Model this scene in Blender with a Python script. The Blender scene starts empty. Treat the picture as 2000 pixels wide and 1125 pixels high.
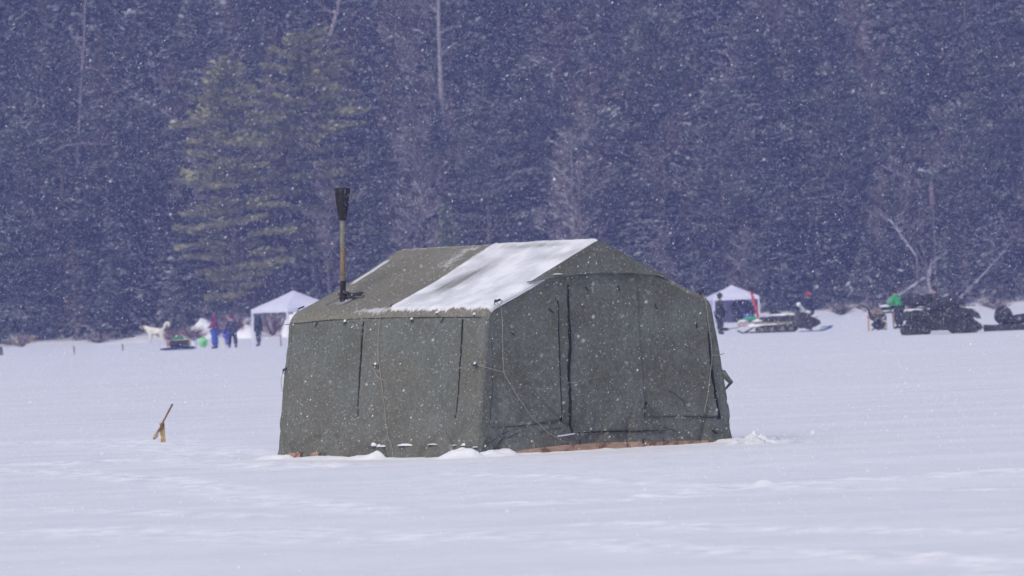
import bpy, math, random
import numpy as np
from mathutils import Vector, Matrix
random.seed(7)
RNG = np.random.default_rng(11)
D2R = math.radians
SC = bpy.context.scene
COL = SC.collection

# ------------------------------------------------------------------ camera
FPX = 12000.0                      # focal length in pixels of the 2000 px wide photograph
CAM_H, PITCH, ROLL = 2.03432, .00147500, .039653
_r0 = Vector((1, 0, 0)); _u0 = Vector((0, -math.sin(PITCH), math.cos(PITCH))); CF = Vector((0, math.cos(PITCH), math.sin(PITCH)))
CR = _r0 * math.cos(ROLL) - _u0 * math.sin(ROLL)
CU = _r0 * math.sin(ROLL) + _u0 * math.cos(ROLL)
CP = Vector((0, 0, CAM_H))
cam_d = bpy.data.cameras.new("camera"); cam = bpy.data.objects.new("camera", cam_d); COL.objects.link(cam)
cam.matrix_world = Matrix(((CR.x, CU.x, -CF.x, CP.x), (CR.y, CU.y, -CF.y, CP.y), (CR.z, CU.z, -CF.z, CP.z), (0, 0, 0, 1)))
cam_d.sensor_width = 36; cam_d.lens = 36 * FPX / 2000
cam_d.clip_start = 0.5; cam_d.clip_end = 2500
cam_d.dof.use_dof = True; cam_d.dof.focus_distance = 80.0; cam_d.dof.aperture_fstop = 5.2
SC.camera = cam

# ------------------------------------------------------------------ sky, sun, exposure
SUN_EL, SUN_AZ = D2R(48), D2R(212)
w = bpy.data.worlds.new("World"); SC.world = w; w.use_nodes = True
nt = w.node_tree; nt.nodes.clear()
wo = nt.nodes.new("ShaderNodeOutputWorld"); bg = nt.nodes.new("ShaderNodeBackground"); sky = nt.nodes.new("ShaderNodeTexSky")
sky.sky_type = 'NISHITA'; sky.sun_disc = False; sky.sun_elevation = SUN_EL; sky.sun_rotation = SUN_AZ
sky.air_density = 1.0; sky.dust_density = 4.0; sky.ozone_density = 1.6
bg.inputs[1].default_value = 0.125
nt.links.new(sky.outputs[0], bg.inputs[0]); nt.links.new(bg.outputs[0], wo.inputs[0])
sd = bpy.data.lights.new("sun", 'SUN'); sd.energy = 1.1; sd.angle = D2R(35); sd.color = (1.0, 0.96, 0.93)
so = bpy.data.objects.new("sun", sd); COL.objects.link(so)
_ts = Vector((math.sin(SUN_AZ) * math.cos(SUN_EL), math.cos(SUN_AZ) * math.cos(SUN_EL), math.sin(SUN_EL)))
so.rotation_euler = _ts.to_track_quat('Z', 'Y').to_euler(); so.location = (0, 0, 60)
SC.view_settings.view_transform = 'Standard'; SC.view_settings.look = 'None'; SC.view_settings.gamma = 1
SC.view_settings.exposure = 0.0
SC.cycles.max_bounces = 6; SC.cycles.volume_bounces = 1; SC.cycles.diffuse_bounces = 3; SC.cycles.use_denoising = True; SC.cycles.denoiser = 'OPENIMAGEDENOISE'; SC.cycles.denoising_input_passes = 'RGB_ALBEDO_NORMAL'

# ------------------------------------------------------------------ pixel helpers (a pixel of the photo -> a place in the world)
def ray(px, py):
    X = px - 1000.0; Y = py - 562.5
    return CF * FPX + CR * X - CU * Y
def ground_at(px, py, z=0.0):
    d = ray(px, py); t = (z - CAM_H) / d.z
    return CP + d * t
def at(px, py, Y):
    d = ray(px, py); return CP + d * (Y / d.y)
def on_plane(px, py, p0, n):
    d = ray(px, py); return CP + d * ((p0 - CP).dot(n) / d.dot(n))
def to_px(p):
    q = Vector(p) - CP; k = FPX / q.dot(CF)
    return 1000 + q.dot(CR) * k, 562.5 - q.dot(CU) * k

# ------------------------------------------------------------------ numpy noise
def _hash(ix, iy, seed):
    h = (ix.astype(np.int64) * 374761393 + iy.astype(np.int64) * 668265263 + seed * 1442695041) & 0xffffffff
    h = ((h ^ (h >> 13)) * 1274126177) & 0xffffffff
    return ((h ^ (h >> 16)) & 0xffff) / 65535.0
def vnoise(x, y, seed=0):
    x = np.asarray(x, float); y = np.asarray(y, float)
    ix = np.floor(x); iy = np.floor(y); fx = x - ix; fy = y - iy
    fx = fx * fx * (3 - 2 * fx); fy = fy * fy * (3 - 2 * fy)
    a = _hash(ix, iy, seed); b = _hash(ix + 1, iy, seed); c = _hash(ix, iy + 1, seed); d = _hash(ix + 1, iy + 1, seed)
    return (a * (1 - fx) + b * fx) * (1 - fy) + (c * (1 - fx) + d * fx) * fy
def fbm(x, y, seed=0, o=4, g=0.5):
    s = 0; a = 1; t = 0
    for i in range(o):
        s = s + a * vnoise(x * 2 ** i, y * 2 ** i, seed + i * 17); t += a; a *= g
    return s / t
def sstep(a, b, x):
    t = np.clip((np.asarray(x, float) - a) / (b - a), 0, 1); return t * t * (3 - 2 * t)

# ------------------------------------------------------------------ objects
def link(o, parent=None):
    COL.objects.link(o)
    if parent is not None: o.parent = parent
    return o
def np_mesh(name, V, Fq, mats, mi=None, smooth=False):
    V = np.asarray(V, np.float32); Fq = np.asarray(Fq, np.int32); k = Fq.shape[1]
    me = bpy.data.meshes.new(name)
    me.vertices.add(len(V)); me.vertices.foreach_set("co", V.ravel())
    me.loops.add(Fq.size); me.loops.foreach_set("vertex_index", Fq.ravel())
    me.polygons.add(len(Fq)); me.polygons.foreach_set("loop_start", np.arange(0, Fq.size, k, dtype=np.int32))
    me.polygons.foreach_set("loop_total", np.full(len(Fq), k, np.int32))
    for m in (mats if isinstance(mats, (list, tuple)) else [mats]): me.materials.append(m)
    if mi is not None: me.polygons.foreach_set("material_index", np.asarray(mi, np.int32))
    me.polygons.foreach_set("use_smooth", np.full(len(Fq), smooth, bool))
    me.update(calc_edges=True); me.validate()
    return me
def obj(name, me, parent=None): return link(bpy.data.objects.new(name, me), parent)
def tag(o, label=None, cat=None, group=None, kind=None):
    if label: o["label"] = label
    if cat: o["category"] = cat
    if group: o["group"] = group
    if kind: o["kind"] = kind
    return o
def thing(name, label, cat, loc=(0, 0, 0), rz=0.0, group=None, scale=1.0):
    o = bpy.data.objects.new(name, None); COL.objects.link(o)
    o.location = loc; o.rotation_euler = (0, 0, rz); o.scale = (scale,) * 3; o.empty_display_size = .3
    return tag(o, label, cat, group)
def grid_faces(nr, nc, close=False):
    c = nc if close else nc - 1
    i = np.arange(nr - 1)[:, None]; j = np.arange(c)[None, :]; j2 = (j + 1) % nc
    return np.stack([i * nc + j + 0 * j2, i * nc + j2, (i + 1) * nc + j2, (i + 1) * nc + j], -1).reshape(-1, 4)

class MB:
    """collects simple shapes and links them as ONE mesh object"""
    def __init__(s): s.V = []; s.F = []; s.M = []
    def add(s, V, F, m=0):
        o = len(s.V); s.V += [tuple(v) for v in V]; s.F += [tuple(i + o for i in f) for f in F]; s.M += [m] * len(F); return s
    def box(s, c, d, rot=None, m=0, bev=0.12):
        # box with chamfered long edges
        hx, hy, hz = d[0] / 2, d[1] / 2, d[2] / 2; b = bev * min(hx, hy, hz) * 2
        V = []
        for sx in (-1, 1):
            for (x, y, z) in ((hx - b, hy - b, hz), (hx - b, hy, hz - b), (hx, hy - b, hz - b)):
                for sy in (-1, 1):
                    for sz in (-1, 1): V.append(Vector((sx * x, sy * y, sz * z)))
        import bmesh
        bm = bmesh.new()
        for v in V: bm.verts.new(v)
        bmesh.ops.convex_hull(bm, input=bm.verts)
        bm.verts.index_update()
        R = rot if rot is not None else Matrix.Identity(3)
        s.add([R @ v.co + Vector(c) for v in bm.verts], [[v.index for v in f.verts] for f in bm.faces], m); bm.free(); return s
    def tube(s, pts, r, n=8, m=0, cap=True):
        pts = [Vector(p) for p in pts]
        rr = r if isinstance(r, (list, tuple)) else [r] * len(pts)
        rings = []; prev = None
        for i, p in enumerate(pts):
            d = (pts[min(i + 1, len(pts) - 1)] - pts[max(i - 1, 0)])
            if d.length < 1e-9: d = Vector((0, 0, 1))
            d.normalize()
            a = d.orthogonal().normalized() if prev is None else (prev - d * prev.dot(d))
            if a.length < 1e-6: a = d.orthogonal()
            a.normalize(); prev = a; b = d.cross(a)
            rings.append([p + (a * math.cos(2 * math.pi * k / n) + b * math.sin(2 * math.pi * k / n)) * rr[i] for k in range(n)])
        V = [v for R in rings for v in R]
        F = [(i * n + k, i * n + (k + 1) % n, (i + 1) * n + (k + 1) % n, (i + 1) * n + k) for i in range(len(pts) - 1) for k in range(n)]
        if cap: F += [tuple(range(n))[::-1], tuple(range((len(pts) - 1) * n, len(pts) * n))]
        return s.add(V, F, m)
    def ball(s, c, r, m=0, nu=12, nv=8, lump=0.0, seed=0):
        rx, ry, rz = r if isinstance(r, (list, tuple)) else (r, r, r)
        rn = random.Random(seed); V = []; F = []
        for i in range(nv + 1):
            th = math.pi * i / nv
            for k in range(nu):
                ph = 2 * math.pi * k / nu; q = 1 + lump * (rn.random() - .5)
                V.append((c[0] + rx * q * math.sin(th) * math.cos(ph), c[1] + ry * q * math.sin(th) * math.sin(ph), c[2] + rz * q * math.cos(th)))
        for i in range(nv):
            for k in range(nu):
                F.append((i * nu + k, (i + 1) * nu + k, (i + 1) * nu + (k + 1) % nu, i * nu + (k + 1) % nu))
        return s.add(V, F, m)
    def prism(s, prof, y0, y1, m=0, inset=0.0):
        """side outline (x,z) extruded along y; the two ends drawn in by inset"""
        n = len(prof); cx = sum(p[0] for p in prof) / n; cz = sum(p[1] for p in prof) / n
        def sh(p, k): return (cx + (p[0] - cx) * k, cz + (p[1] - cz) * k)
        V = []; e = (y1 - y0) * .12 if inset else 0
        lv = [(y0, 1 - inset), (y0 + e, 1), (y1 - e, 1), (y1, 1 - inset)] if inset else [(y0, 1), (y1, 1)]
        for y, k in lv: V += [(sh(p, k)[0], y, sh(p, k)[1]) for p in prof]
        F = []
        for r in range(len(lv) - 1):
            for k in range(n): F.append((r * n + k, r * n + (k + 1) % n, (r + 1) * n + (k + 1) % n, (r + 1) * n + k))
        F += [tuple(range(n))[::-1], tuple(range((len(lv) - 1) * n, len(lv) * n))]
        return s.add(V, F, m)
    def build(s, name, mats, parent=None, smooth=True, ang=35):
        me = bpy.data.meshes.new(name); me.from_pydata(s.V, [], s.F)
        for m in (mats if isinstance(mats, (list, tuple)) else [mats]): me.materials.append(m)
        me.polygons.foreach_set("material_index", s.M)
        if smooth:
            me.polygons.foreach_set("use_smooth", [True] * len(s.F)); me.set_sharp_from_angle(angle=D2R(ang))
        me.update(); me.validate()
        return obj(name, me, parent)

# ------------------------------------------------------------------ materials
def mat(name, c1, c2=None, scale=4.0, rough=0.8, bump=0.0, bscale=30.0, detail=4, metal=0.0, objrand=None, coord='Object', bdist=0.02, lo=.35, hi=.65, stretch=(1, 1, 1)):
    m = bpy.data.materials.new(name); m.use_nodes = True; t = m.node_tree; p = t.nodes["Principled BSDF"]
    p.inputs["Roughness"].default_value = rough; p.inputs["Metallic"].default_value = metal
    p.inputs["Base Color"].default_value = (*c1, 1)
    tc = t.nodes.new("ShaderNodeTexCoord"); mp = t.nodes.new("ShaderNodeMapping"); mp.inputs["Scale"].default_value = stretch
    t.links.new(tc.outputs[coord], mp.inputs[0])
    out = None
    if c2 is not None:
        n = t.nodes.new("ShaderNodeTexNoise"); n.inputs["Scale"].default_value = scale; n.inputs["Detail"].default_value = detail
        r = t.nodes.new("ShaderNodeValToRGB"); r.color_ramp.elements[0].position = lo; r.color_ramp.elements[1].position = hi
        r.color_ramp.elements[0].color = (*c1, 1); r.color_ramp.elements[1].color = (*c2, 1)
        t.links.new(mp.outputs[0], n.inputs["Vector"]); t.links.new(n.outputs[0], r.inputs[0]); out = r.outputs[0]
    if objrand is not None:
        oi = t.nodes.new("ShaderNodeObjectInfo"); r2 = t.nodes.new("ShaderNodeValToRGB")
        el = r2.color_ramp.elements
        while len(el) < len(objrand): el.new(.5)
        for i, c in enumerate(objrand): el[i].position = i / (len(objrand) - 1); el[i].color = (*c, 1)
        t.links.new(oi.outputs["Random"], r2.inputs[0])
        if out is not None:
            mx = t.nodes.new("ShaderNodeMix"); mx.data_type = 'RGBA'; mx.inputs[0].default_value = .6
            t.links.new(out, mx.inputs[6]); t.links.new(r2.outputs[0], mx.inputs[7]); out = mx.outputs[2]
        else: out = r2.outputs[0]
    if out is not None: t.links.new(out, p.inputs["Base Color"])
    if bump > 0:
        n = t.nodes.new("ShaderNodeTexNoise"); n.inputs["Scale"].default_value = bscale; n.inputs["Detail"].default_value = 5
        b = t.nodes.new("ShaderNodeBump"); b.inputs["Strength"].default_value = bump; b.inputs["Distance"].default_value = bdist
        t.links.new(mp.outputs[0], n.inputs["Vector"]); t.links.new(n.outputs[0], b.inputs["Height"]); t.links.new(b.outputs[0], p.inputs["Normal"])
    return m
M = {}
M['snow'] = mat('snow', (.86, .87, .90), (.93, .93, .95), 1.2, .55, .25, 40, bdist=.01)
M['frost'] = mat('frost', (.20, .23, .25), (.74, .77, .81), .8, .8, lo=.38, hi=.60, objrand=[(.08, .11, .12), (.26, .29, .30), (.60, .63, .66), (.34, .34, .32), (.12, .14, .15), (.70, .72, .76)])
M['roof_snow'] = mat('roof_snow', (.66, .67, .71), (.84, .85, .88), 3.5, .6, .3, 30, bdist=.008, lo=.38, hi=.6)
M['pine_grey'] = mat('pine_grey', (.06, .075, .06), (.14, .15, .11), .8, .8)
M['bark'] = mat('bark', (.09, .075, .07), (.2, .18, .17), 5, .9)
M['paper_bark'] = mat('paper_bark', (.34, .30, .31), (.20, .17, .18), 3, .8, stretch=(1, 1, 5))
M['twig'] = mat('twig', (.16, .10, .095), (.24, .17, .16), 2, .9, objrand=[(.15, .09, .085), (.10, .08, .08), (.16, .12, .09)])
M['red_twig'] = mat('red_twig', (.15, .06, .055), (.24, .12, .10), 6, .9)
M['tan_twig'] = mat('tan_twig', (.22, .16, .10), (.30, .23, .15), 6, .9)
M['spruce'] = mat('spruce', (.018, .035, .032), (.05, .075, .06), .9, .85, objrand=[(.012, .02, .026), (.035, .06, .05), (.085, .095, .065), (.02, .04, .05), (.055, .06, .045), (.03, .03, .035)])
M['larch'] = mat('larch', (.10, .085, .06), (.16, .13, .09), .9, .85)
M['pine_needles'] = mat('pine_needles', (.17, .18, .075), (.37, .355, .165), .8, .8)
M['snowy_bark'] = mat('snowy_bark', (.17, .16, .17), (.42, .42, .46), 3, .8)
M['young_green'] = mat('young_green', (.10, .15, .06), (.18, .24, .09), 1.5, .8)
M['black_metal'] = mat('black_metal', (.006, .006, .007), (.02, .018, .018), 9, .6)
M['black_rubber'] = mat('black_rubber', (.012, .012, .014), (.03, .03, .034), 9, .75)
M['black_plastic'] = mat('black_plastic', (.010, .010, .014), (.02, .02, .026), 3, .45)
M['dark_fabric'] = mat('dark_fabric', (.012, .013, .024), (.03, .032, .05), 5, .9)
M['rope'] = mat('rope', (.27, .24, .17), (.36, .33, .25), 60, .9, .5, 200)
M['wood'] = mat('wood', (.36, .22, .075), (.50, .34, .14), 8, .75, .4, 60, stretch=(6, 6, 1))
M['bark_brown'] = mat('bark_brown', (.16, .085, .035), (.28, .16, .07), 30, .85, .6, 80)
M['white_vinyl'] = mat('white_vinyl', (.68, .69, .82), (.76, .77, .87), 1, .5)
M['lilac_vinyl'] = mat('lilac_vinyl', (.42, .40, .68), (.50, .48, .74), 1, .5)
M['galv'] = mat('galv', (.17, .16, .12), (.28, .265, .21), 12, .5, metal=.3)
M['brass_brown'] = mat('brass_brown', (.15, .11, .05), (.30, .23, .11), 14, .5, metal=.3, stretch=(1, 1, .3))
M['soot'] = mat('soot', (.004, .003, .003), (.025, .012, .010), 40, .8)
M['skin'] = mat('skin', (.45, .26, .20), None, rough=.6)
M['eye'] = mat('eye', (.02, .015, .01), None, rough=.3)
M['hair'] = mat('hair', (.03, .02, .015), None, rough=.8)
def cmat(name, c, r=.85):
    if name not in M: M[name] = mat(name, tuple(x * .8 for x in c), tuple(min(1, x * 1.2) for x in c), 8, r)
    return M[name]
# ------------------------------------------------------------------ tent frame (the ground relief needs it too)
T0 = Vector((1.173543, 80.332838, 0.0)); TYAW = .684798
WB, WS, HS, HR, TL, TG = 2.222558, 1.939225, 1.915598, 2.746476, 4.283498, .043712
TU = Vector((math.cos(TYAW), math.sin(TYAW), 0)); TV = Vector((-math.sin(TYAW), math.cos(TYAW), 0)); TZ = Vector((0, 0, 1))
def t2w(u, v, z): return T0 + TU * u + TV * v + TZ * z
def w2t(p): q = Vector(p) - T0; return q.dot(TU), q.dot(TV), q.z

# ------------------------------------------------------------------ ground: one sheet, lake snow running up into the wooded hillside
def shore(x):
    return 409 + 6 * (vnoise(x * .05 + 40, 0 * x, 5) - .5) - 4 * sstep(10, 34, x) + 3 * sstep(-12, -30, x)
TRAILS = [([(-40, 917), (160, 925), (350, 943), (460, 965), (600, 985), (760, 1000)], .45, .022),
          ([(1000, 985), (1250, 975), (1400, 957), (1600, 945), (1760, 935), (2050, 918)], .55, .022),
          ([(850, 925), (1050, 932), (1300, 948), (1600, 955), (2050, 957)], .25, .02),
          ([(-40, 996), (200, 997), (330, 1003), (520, 1010)], .35, .016),
          ([(-40, 1045), (200, 1040), (420, 1042), (700, 1052), (900, 1050)], 1.0, .016),
          ([(1180, 1024), (1500, 1032), (1700, 1034), (2050, 1040)], .4, .020),
          ([(1150, 1060), (1400, 1075), (1700, 1085), (2050, 1098)], .5, .020),
          ([(100, 905), (300, 900), (480, 908), (640, 912)], .7, .026),
          ([(-40, 868), (200, 862), (330, 872), (480, 890)], 1.0, .020)]
def relief(x, y):
    near = 1 - sstep(118, 150, y)
    z = .05 * (fbm(x * .16, y * .07, 3, 3) - .5)
    z = z + near * (.018 * (fbm(x * .55, y * .5, 9, 4) - .5))
    rough = sstep(.54, .70, fbm(x * .14 + 5, y * .10, 21, 3))
    z = z + near * rough * .032 * np.clip(fbm(x * 2.4, y * 1.5, 33, 3) - .42, 0, 1)
    for pts, wd, amp in TRAILS:
        P = [ground_at(*p) for p in pts]; dmin = np.full(x.shape, 1e9)
        for a, b in zip(P[:-1], P[1:]):
            ax, ay, bx, by = a.x, a.y, b.x, b.y; dx, dy = bx - ax, by - ay; L2 = dx * dx + dy * dy
            t = np.clip(((x - ax) * dx + (y - ay) * dy) / L2, 0, 1)
            dmin = np.minimum(dmin, np.hypot(x - ax - t * dx, y - ay - t * dy))
        k = 1 - sstep(wd * .5, wd * 1.5, dmin)
        z = z + k * amp * (fbm(x * 3.2, y * 2.6, 51, 3, .6) - .38) * 3.4
    global CHURN_LIGHT
    CHURN_LIGHT = np.maximum(near * rough * .4, 0)
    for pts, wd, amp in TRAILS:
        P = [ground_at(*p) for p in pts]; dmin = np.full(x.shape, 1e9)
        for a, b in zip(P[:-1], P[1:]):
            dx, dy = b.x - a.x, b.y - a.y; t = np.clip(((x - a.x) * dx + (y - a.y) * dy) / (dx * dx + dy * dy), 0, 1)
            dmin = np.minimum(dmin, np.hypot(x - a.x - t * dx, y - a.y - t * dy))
        CHURN_LIGHT = np.maximum(CHURN_LIGHT, 1 - sstep(wd * .4, wd * 1.6, dmin))
    # small dimple left of the tent, like an old hole
    c = ground_at(113, 910); z = z - .05 * np.exp(-(((x - c.x) / .16) ** 2 + ((y - c.y) / .5) ** 2))
    return z
def terrain(x, y):
    x = np.asarray(x, float); y = np.asarray(y, float)
    d = y - shore(x)
    z = relief(x, y)
    z = z + .55 * sstep(-3, 5, d) + .25 * (fbm(x * .25, y * .25, 77, 3) - .4) * sstep(-2, 3, d)
    dd = np.maximum(d - 3, 0)
    z = z + .44 * dd * (dd / (dd + 8)) + 1.2 * (fbm(x * .09, y * .09, 88, 3) - .5) * sstep(2, 15, d)
    return z
def tz(x, y): return float(terrain(np.array([x]), np.array([y]))[0])
xs = np.unique(np.concatenate([np.linspace(-11, 11, 260), np.linspace(11, 60, 60), np.linspace(60, 420, 30), -np.linspace(11, 60, 60), -np.linspace(60, 420, 30)]))
ys = np.unique(np.concatenate([np.linspace(-80, 44, 12), np.arange(44, 118, .09), np.linspace(118, 200, 160), np.linspace(200, 395, 130), np.linspace(395, 470, 110), np.linspace(470, 700, 40)]))
gx, gy = np.meshgrid(xs, ys)
gz = terrain(gx.ravel(), gy.ravel()); churn_light = CHURN_LIGHT.copy()
me = np_mesh("ground", np.stack([gx.ravel(), gy.ravel(), gz], 1), grid_faces(len(ys), len(xs)), [], smooth=True)
def ground_mat():
    m = bpy.data.materials.new("snow_field"); m.use_nodes = True; t = m.node_tree; p = t.nodes["Principled BSDF"]; p.inputs["Roughness"].default_value = .6
    N = t.nodes.new; L = t.links.new
    ge = N("ShaderNodeNewGeometry"); sx = N("ShaderNodeSeparateXYZ"); L(ge.outputs["Position"], sx.inputs[0])
    def noise(sc, det=4, st=(1, 1, 1)):
        mp = N("ShaderNodeMapping"); mp.inputs["Scale"].default_value = st; L(ge.outputs["Position"], mp.inputs[0])
        n = N("ShaderNodeTexNoise"); n.inputs["Scale"].default_value = sc; n.inputs["Detail"].default_value = det; L(mp.outputs[0], n.inputs["Vector"]); return n.outputs[0]
    def ramp(src, a, b, ca, cb):
        r = N("ShaderNodeValToRGB"); e = r.color_ramp.elements; e[0].position = a; e[1].position = b; e[0].color = (*ca, 1); e[1].color = (*cb, 1); L(src, r.inputs[0]); return r.outputs[0]
    def mix(f, a, b):
        x = N("ShaderNodeMix"); x.data_type = 'RGBA'; L(f, x.inputs[0]); L(a, x.inputs[6]); L(b, x.inputs[7]); return x.outputs[2]
    base = ramp(noise(.42, 5, (1, .9, 1)), .40, .66, (.825, .835, .865), (.88, .885, .91))
    fine = ramp(noise(1.9, 5, (1, .7, 1)), .48, .68, (.80, .81, .85), (.90, .905, .93))
    f2 = N("ShaderNodeMix"); f2.data_type = 'RGBA'; f2.inputs[0].default_value = .5; L(base, f2.inputs[6]); L(fine, f2.inputs[7]); f3 = N('ShaderNodeMix'); f3.data_type = 'RGBA'; f3.inputs[0].default_value = .28; L(f2.outputs[2], f3.inputs[6]); L(ramp(noise(1.0, 5, (.035, .55, 1)), .44, .58, (.76, .77, .815), (.93, .935, .955)), f3.inputs[7]); snow = f3.outputs[2]
    duff = ramp(noise(.8, 6), .60, .72, (.035, .03, .03), (.40, .41, .45))
    mr = N("ShaderNodeMapRange"); mr.inputs[1].default_value = 1.1; mr.inputs[2].default_value = 2.2; L(sx.outputs[2], mr.inputs[0])
    ca = N('ShaderNodeAttribute'); ca.attribute_name = 'churn_light'; cr = ramp(noise(3.2, 6, (1, .55, 1)), .40, .62, (.80, .81, .85), (.96, .96, .98)); snow = mix(ca.outputs['Fac'], snow, cr)  # churned snow whitened in colour, partly standing in for light on its relief
    L(mix(mr.outputs[0], snow, duff), p.inputs["Base Color"])
    b = N("ShaderNodeBump"); b.inputs["Strength"].default_value = .35; b.inputs["Distance"].default_value = .03; L(noise(6, 6, (1, .6, 1)), b.inputs["Height"]); L(b.outputs[0], p.inputs["Normal"])
    return m
me.materials.append(ground_mat()); me.attributes.new('churn_light', 'FLOAT', 'POINT').data.foreach_set('value', churn_light.astype(np.float32))
tag(obj("ground", me), kind="structure")
# ------------------------------------------------------------------ canvas materials
def canvas_mat(name, ca, cb, dust=False):
    m = bpy.data.materials.new(name); m.use_nodes = True; t = m.node_tree; p = t.nodes["Principled BSDF"]; p.inputs["Roughness"].default_value = .9
    N = t.nodes.new; L = t.links.new
    tc = N("ShaderNodeTexCoord")
    def noise(sc, det=5, st=(1, 1, 1), rot=(0, 0, 0)):
        mp = N("ShaderNodeMapping"); mp.inputs["Scale"].default_value = st; mp.inputs["Rotation"].default_value = rot; L(tc.outputs["Object"], mp.inputs[0])
        n = N("ShaderNodeTexNoise"); n.inputs["Scale"].default_value = sc; n.inputs["Detail"].default_value = det; L(mp.outputs[0], n.inputs["Vector"]); return n.outputs[0]
    r = N("ShaderNodeValToRGB"); e = r.color_ramp.elements; e[0].position = .36; e[1].position = .64; e[0].color = (*ca, 1); e[1].color = (*cb, 1)
    L(noise(1.6, 6), r.inputs[0]); col = r.outputs[0]
    # mottled weathering, fine grain
    r2 = N("ShaderNodeValToRGB"); e = r2.color_ramp.elements; e[0].position = .3; e[1].position = .75; e[0].color = (.70, .70, .68, 1); e[1].color = (1.28, 1.30, 1.33, 1)
    L(noise(26, 10), r2.inputs[0])
    mx = N("ShaderNodeMix"); mx.data_type = 'RGBA'; mx.blend_type = 'MULTIPLY'; mx.inputs[0].default_value = 1; L(col, mx.inputs[6]); L(r2.outputs[0], mx.inputs[7]); col = mx.outputs[2]
    if dust:
        at_ = N("ShaderNodeAttribute"); at_.attribute_name = "dust"
        ma = N("ShaderNodeMath"); ma.operation = 'ADD'; L(at_.outputs["Fac"], ma.inputs[0])
        n3 = noise(18, 6, (1, 1, .3)); mm = N("ShaderNodeMath"); mm.operation = 'MULTIPLY_ADD'; L(n3, mm.inputs[0]); mm.inputs[1].default_value = .9; mm.inputs[2].default_value = -.62; L(mm.outputs[0], ma.inputs[1])
        mr = N("ShaderNodeMapRange"); mr.inputs[1].default_value = .0; mr.inputs[2].default_value = .55; L(ma.outputs[0], mr.inputs[0])
        m2 = N("ShaderNodeMix"); m2.data_type = 'RGBA'; L(mr.outputs[0], m2.inputs[0]); L(col, m2.inputs[6]); m2.inputs[7].default_value = (.85, .86, .89, 1); col = m2.outputs[2]
    L(col, p.inputs["Base Color"])
    b1 = N("ShaderNodeBump"); b1.inputs["Strength"].default_value = .9; b1.inputs["Distance"].default_value = .03; L(noise(5.5, 4, (1, 1, .45), (.5, .4, 0)), b1.inputs["Height"])
    b2 = N("ShaderNodeBump"); b2.inputs["Strength"].default_value = .5; b2.inputs["Distance"].default_value = .006; L(noise(45, 5), b2.inputs["Height"]); L(b1.outputs[0], b2.inputs["Normal"])
    L(b2.outputs[0], p.inputs["Normal"])
    return m
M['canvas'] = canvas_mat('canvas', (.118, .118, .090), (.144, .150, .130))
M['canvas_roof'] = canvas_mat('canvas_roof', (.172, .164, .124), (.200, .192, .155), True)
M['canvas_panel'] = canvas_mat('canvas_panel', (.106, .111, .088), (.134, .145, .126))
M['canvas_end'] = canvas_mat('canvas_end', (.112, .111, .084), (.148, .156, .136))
M['brown_cloth'] = mat('brown_cloth', (.17, .085, .05), (.36, .24, .165), 7, .85, .6, 20, lo=.38, hi=.5)
M['opening'] = mat('opening', (.006, .006, .006), None, rough=.95)
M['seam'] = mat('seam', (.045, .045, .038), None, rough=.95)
M['patch_dark'] = mat('patch_dark', (.055, .06, .062), None, rough=.8)
M['patch_pale'] = mat('patch_pale', (.22, .23, .24), (.26, .27, .29), 20, .8)

tent = thing("canvas_tent", "large olive green canvas tent with a stovepipe on snow-covered ice", "tent", T0, TYAW)
def tl(p):  # world -> tent local
    return Vector(w2t(p))

# wrinkle depth, metres outward, on the side wall (a = v), end wall (a = u + 10) and roof (a = v + 30)
def wrinkle(a, z):
    a = np.asarray(a, float); z = np.asarray(z, float)
    w1 = .011 * (fbm(a * 1.1, z * .9, 101, 3) - .5)
    low = np.clip(1 - z / .75, 0, 1)
    q = a * 1.0 + z * 1.1; q2 = a * 1.0 - z * .8
    ridg = np.exp(-((fbm(q * 2.0, (z - a) * .7, 105, 2) - .5) / .07) ** 2)
    ridg2 = np.exp(-((fbm(q2 * 1.7, (z + a) * .6, 108, 2) - .5) / .06) ** 2)
    w2 = -(.007 + .050 * low) * ridg - (.006 + .036 * low) * ridg2
    return w1 + w2 + .003 * (fbm(a * 9, z * 7, 120, 2) - .5)

# half profile from base to ridge: (w, z) with rounded shoulder
def rounded(pts, rad, n=10):
    out = [np.array(pts[0], float)]
    for i in range(1, len(pts) - 1):
        a, b, c = (np.array(p, float) for p in pts[i - 1:i + 2]); r = rad[i - 1]
        p = b + (a - b) / np.linalg.norm(a - b) * r; q = b + (c - b) / np.linalg.norm(c - b) * r
        for k in range(n + 1):
            t = k / n; out.append((1 - t) ** 2 * p + 2 * t * (1 - t) * b + t * t * q)
    out.append(np.array(pts[-1], float)); return np.array(out)
def resample(P, n):
    s = np.concatenate([[0], np.cumsum(np.linalg.norm(np.diff(P, axis=0), axis=1))]); q = np.linspace(0, s[-1], n)
    return np.stack([np.interp(q, s, P[:, 0]), np.interp(q, s, P[:, 1])], 1), q
PR = rounded([(WB + .05, 0.0), (WB - .0, .13), (WS, HS), (.06, HR - .015), (0, HR)], [.05, .17, .04])
NP = 150
PR, PS = resample(PR, NP)
tg = np.gradient(PR, axis=0); tg /= np.linalg.norm(tg, axis=1)[:, None]
PN = np.stack([tg[:, 1], -tg[:, 0]], 1)            # outward normal in (w, z): w outward
roofk = PR[:, 1] > HS - .115
wallS = PS[~roofk][-1]
def roof_sag(k_s):   # canvas sags a little between shoulder and ridge
    L0 = PS[-1] - wallS; t = np.clip((k_s - wallS) / L0, 0, 1); return -.035 * np.sin(np.pi * t)
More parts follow.
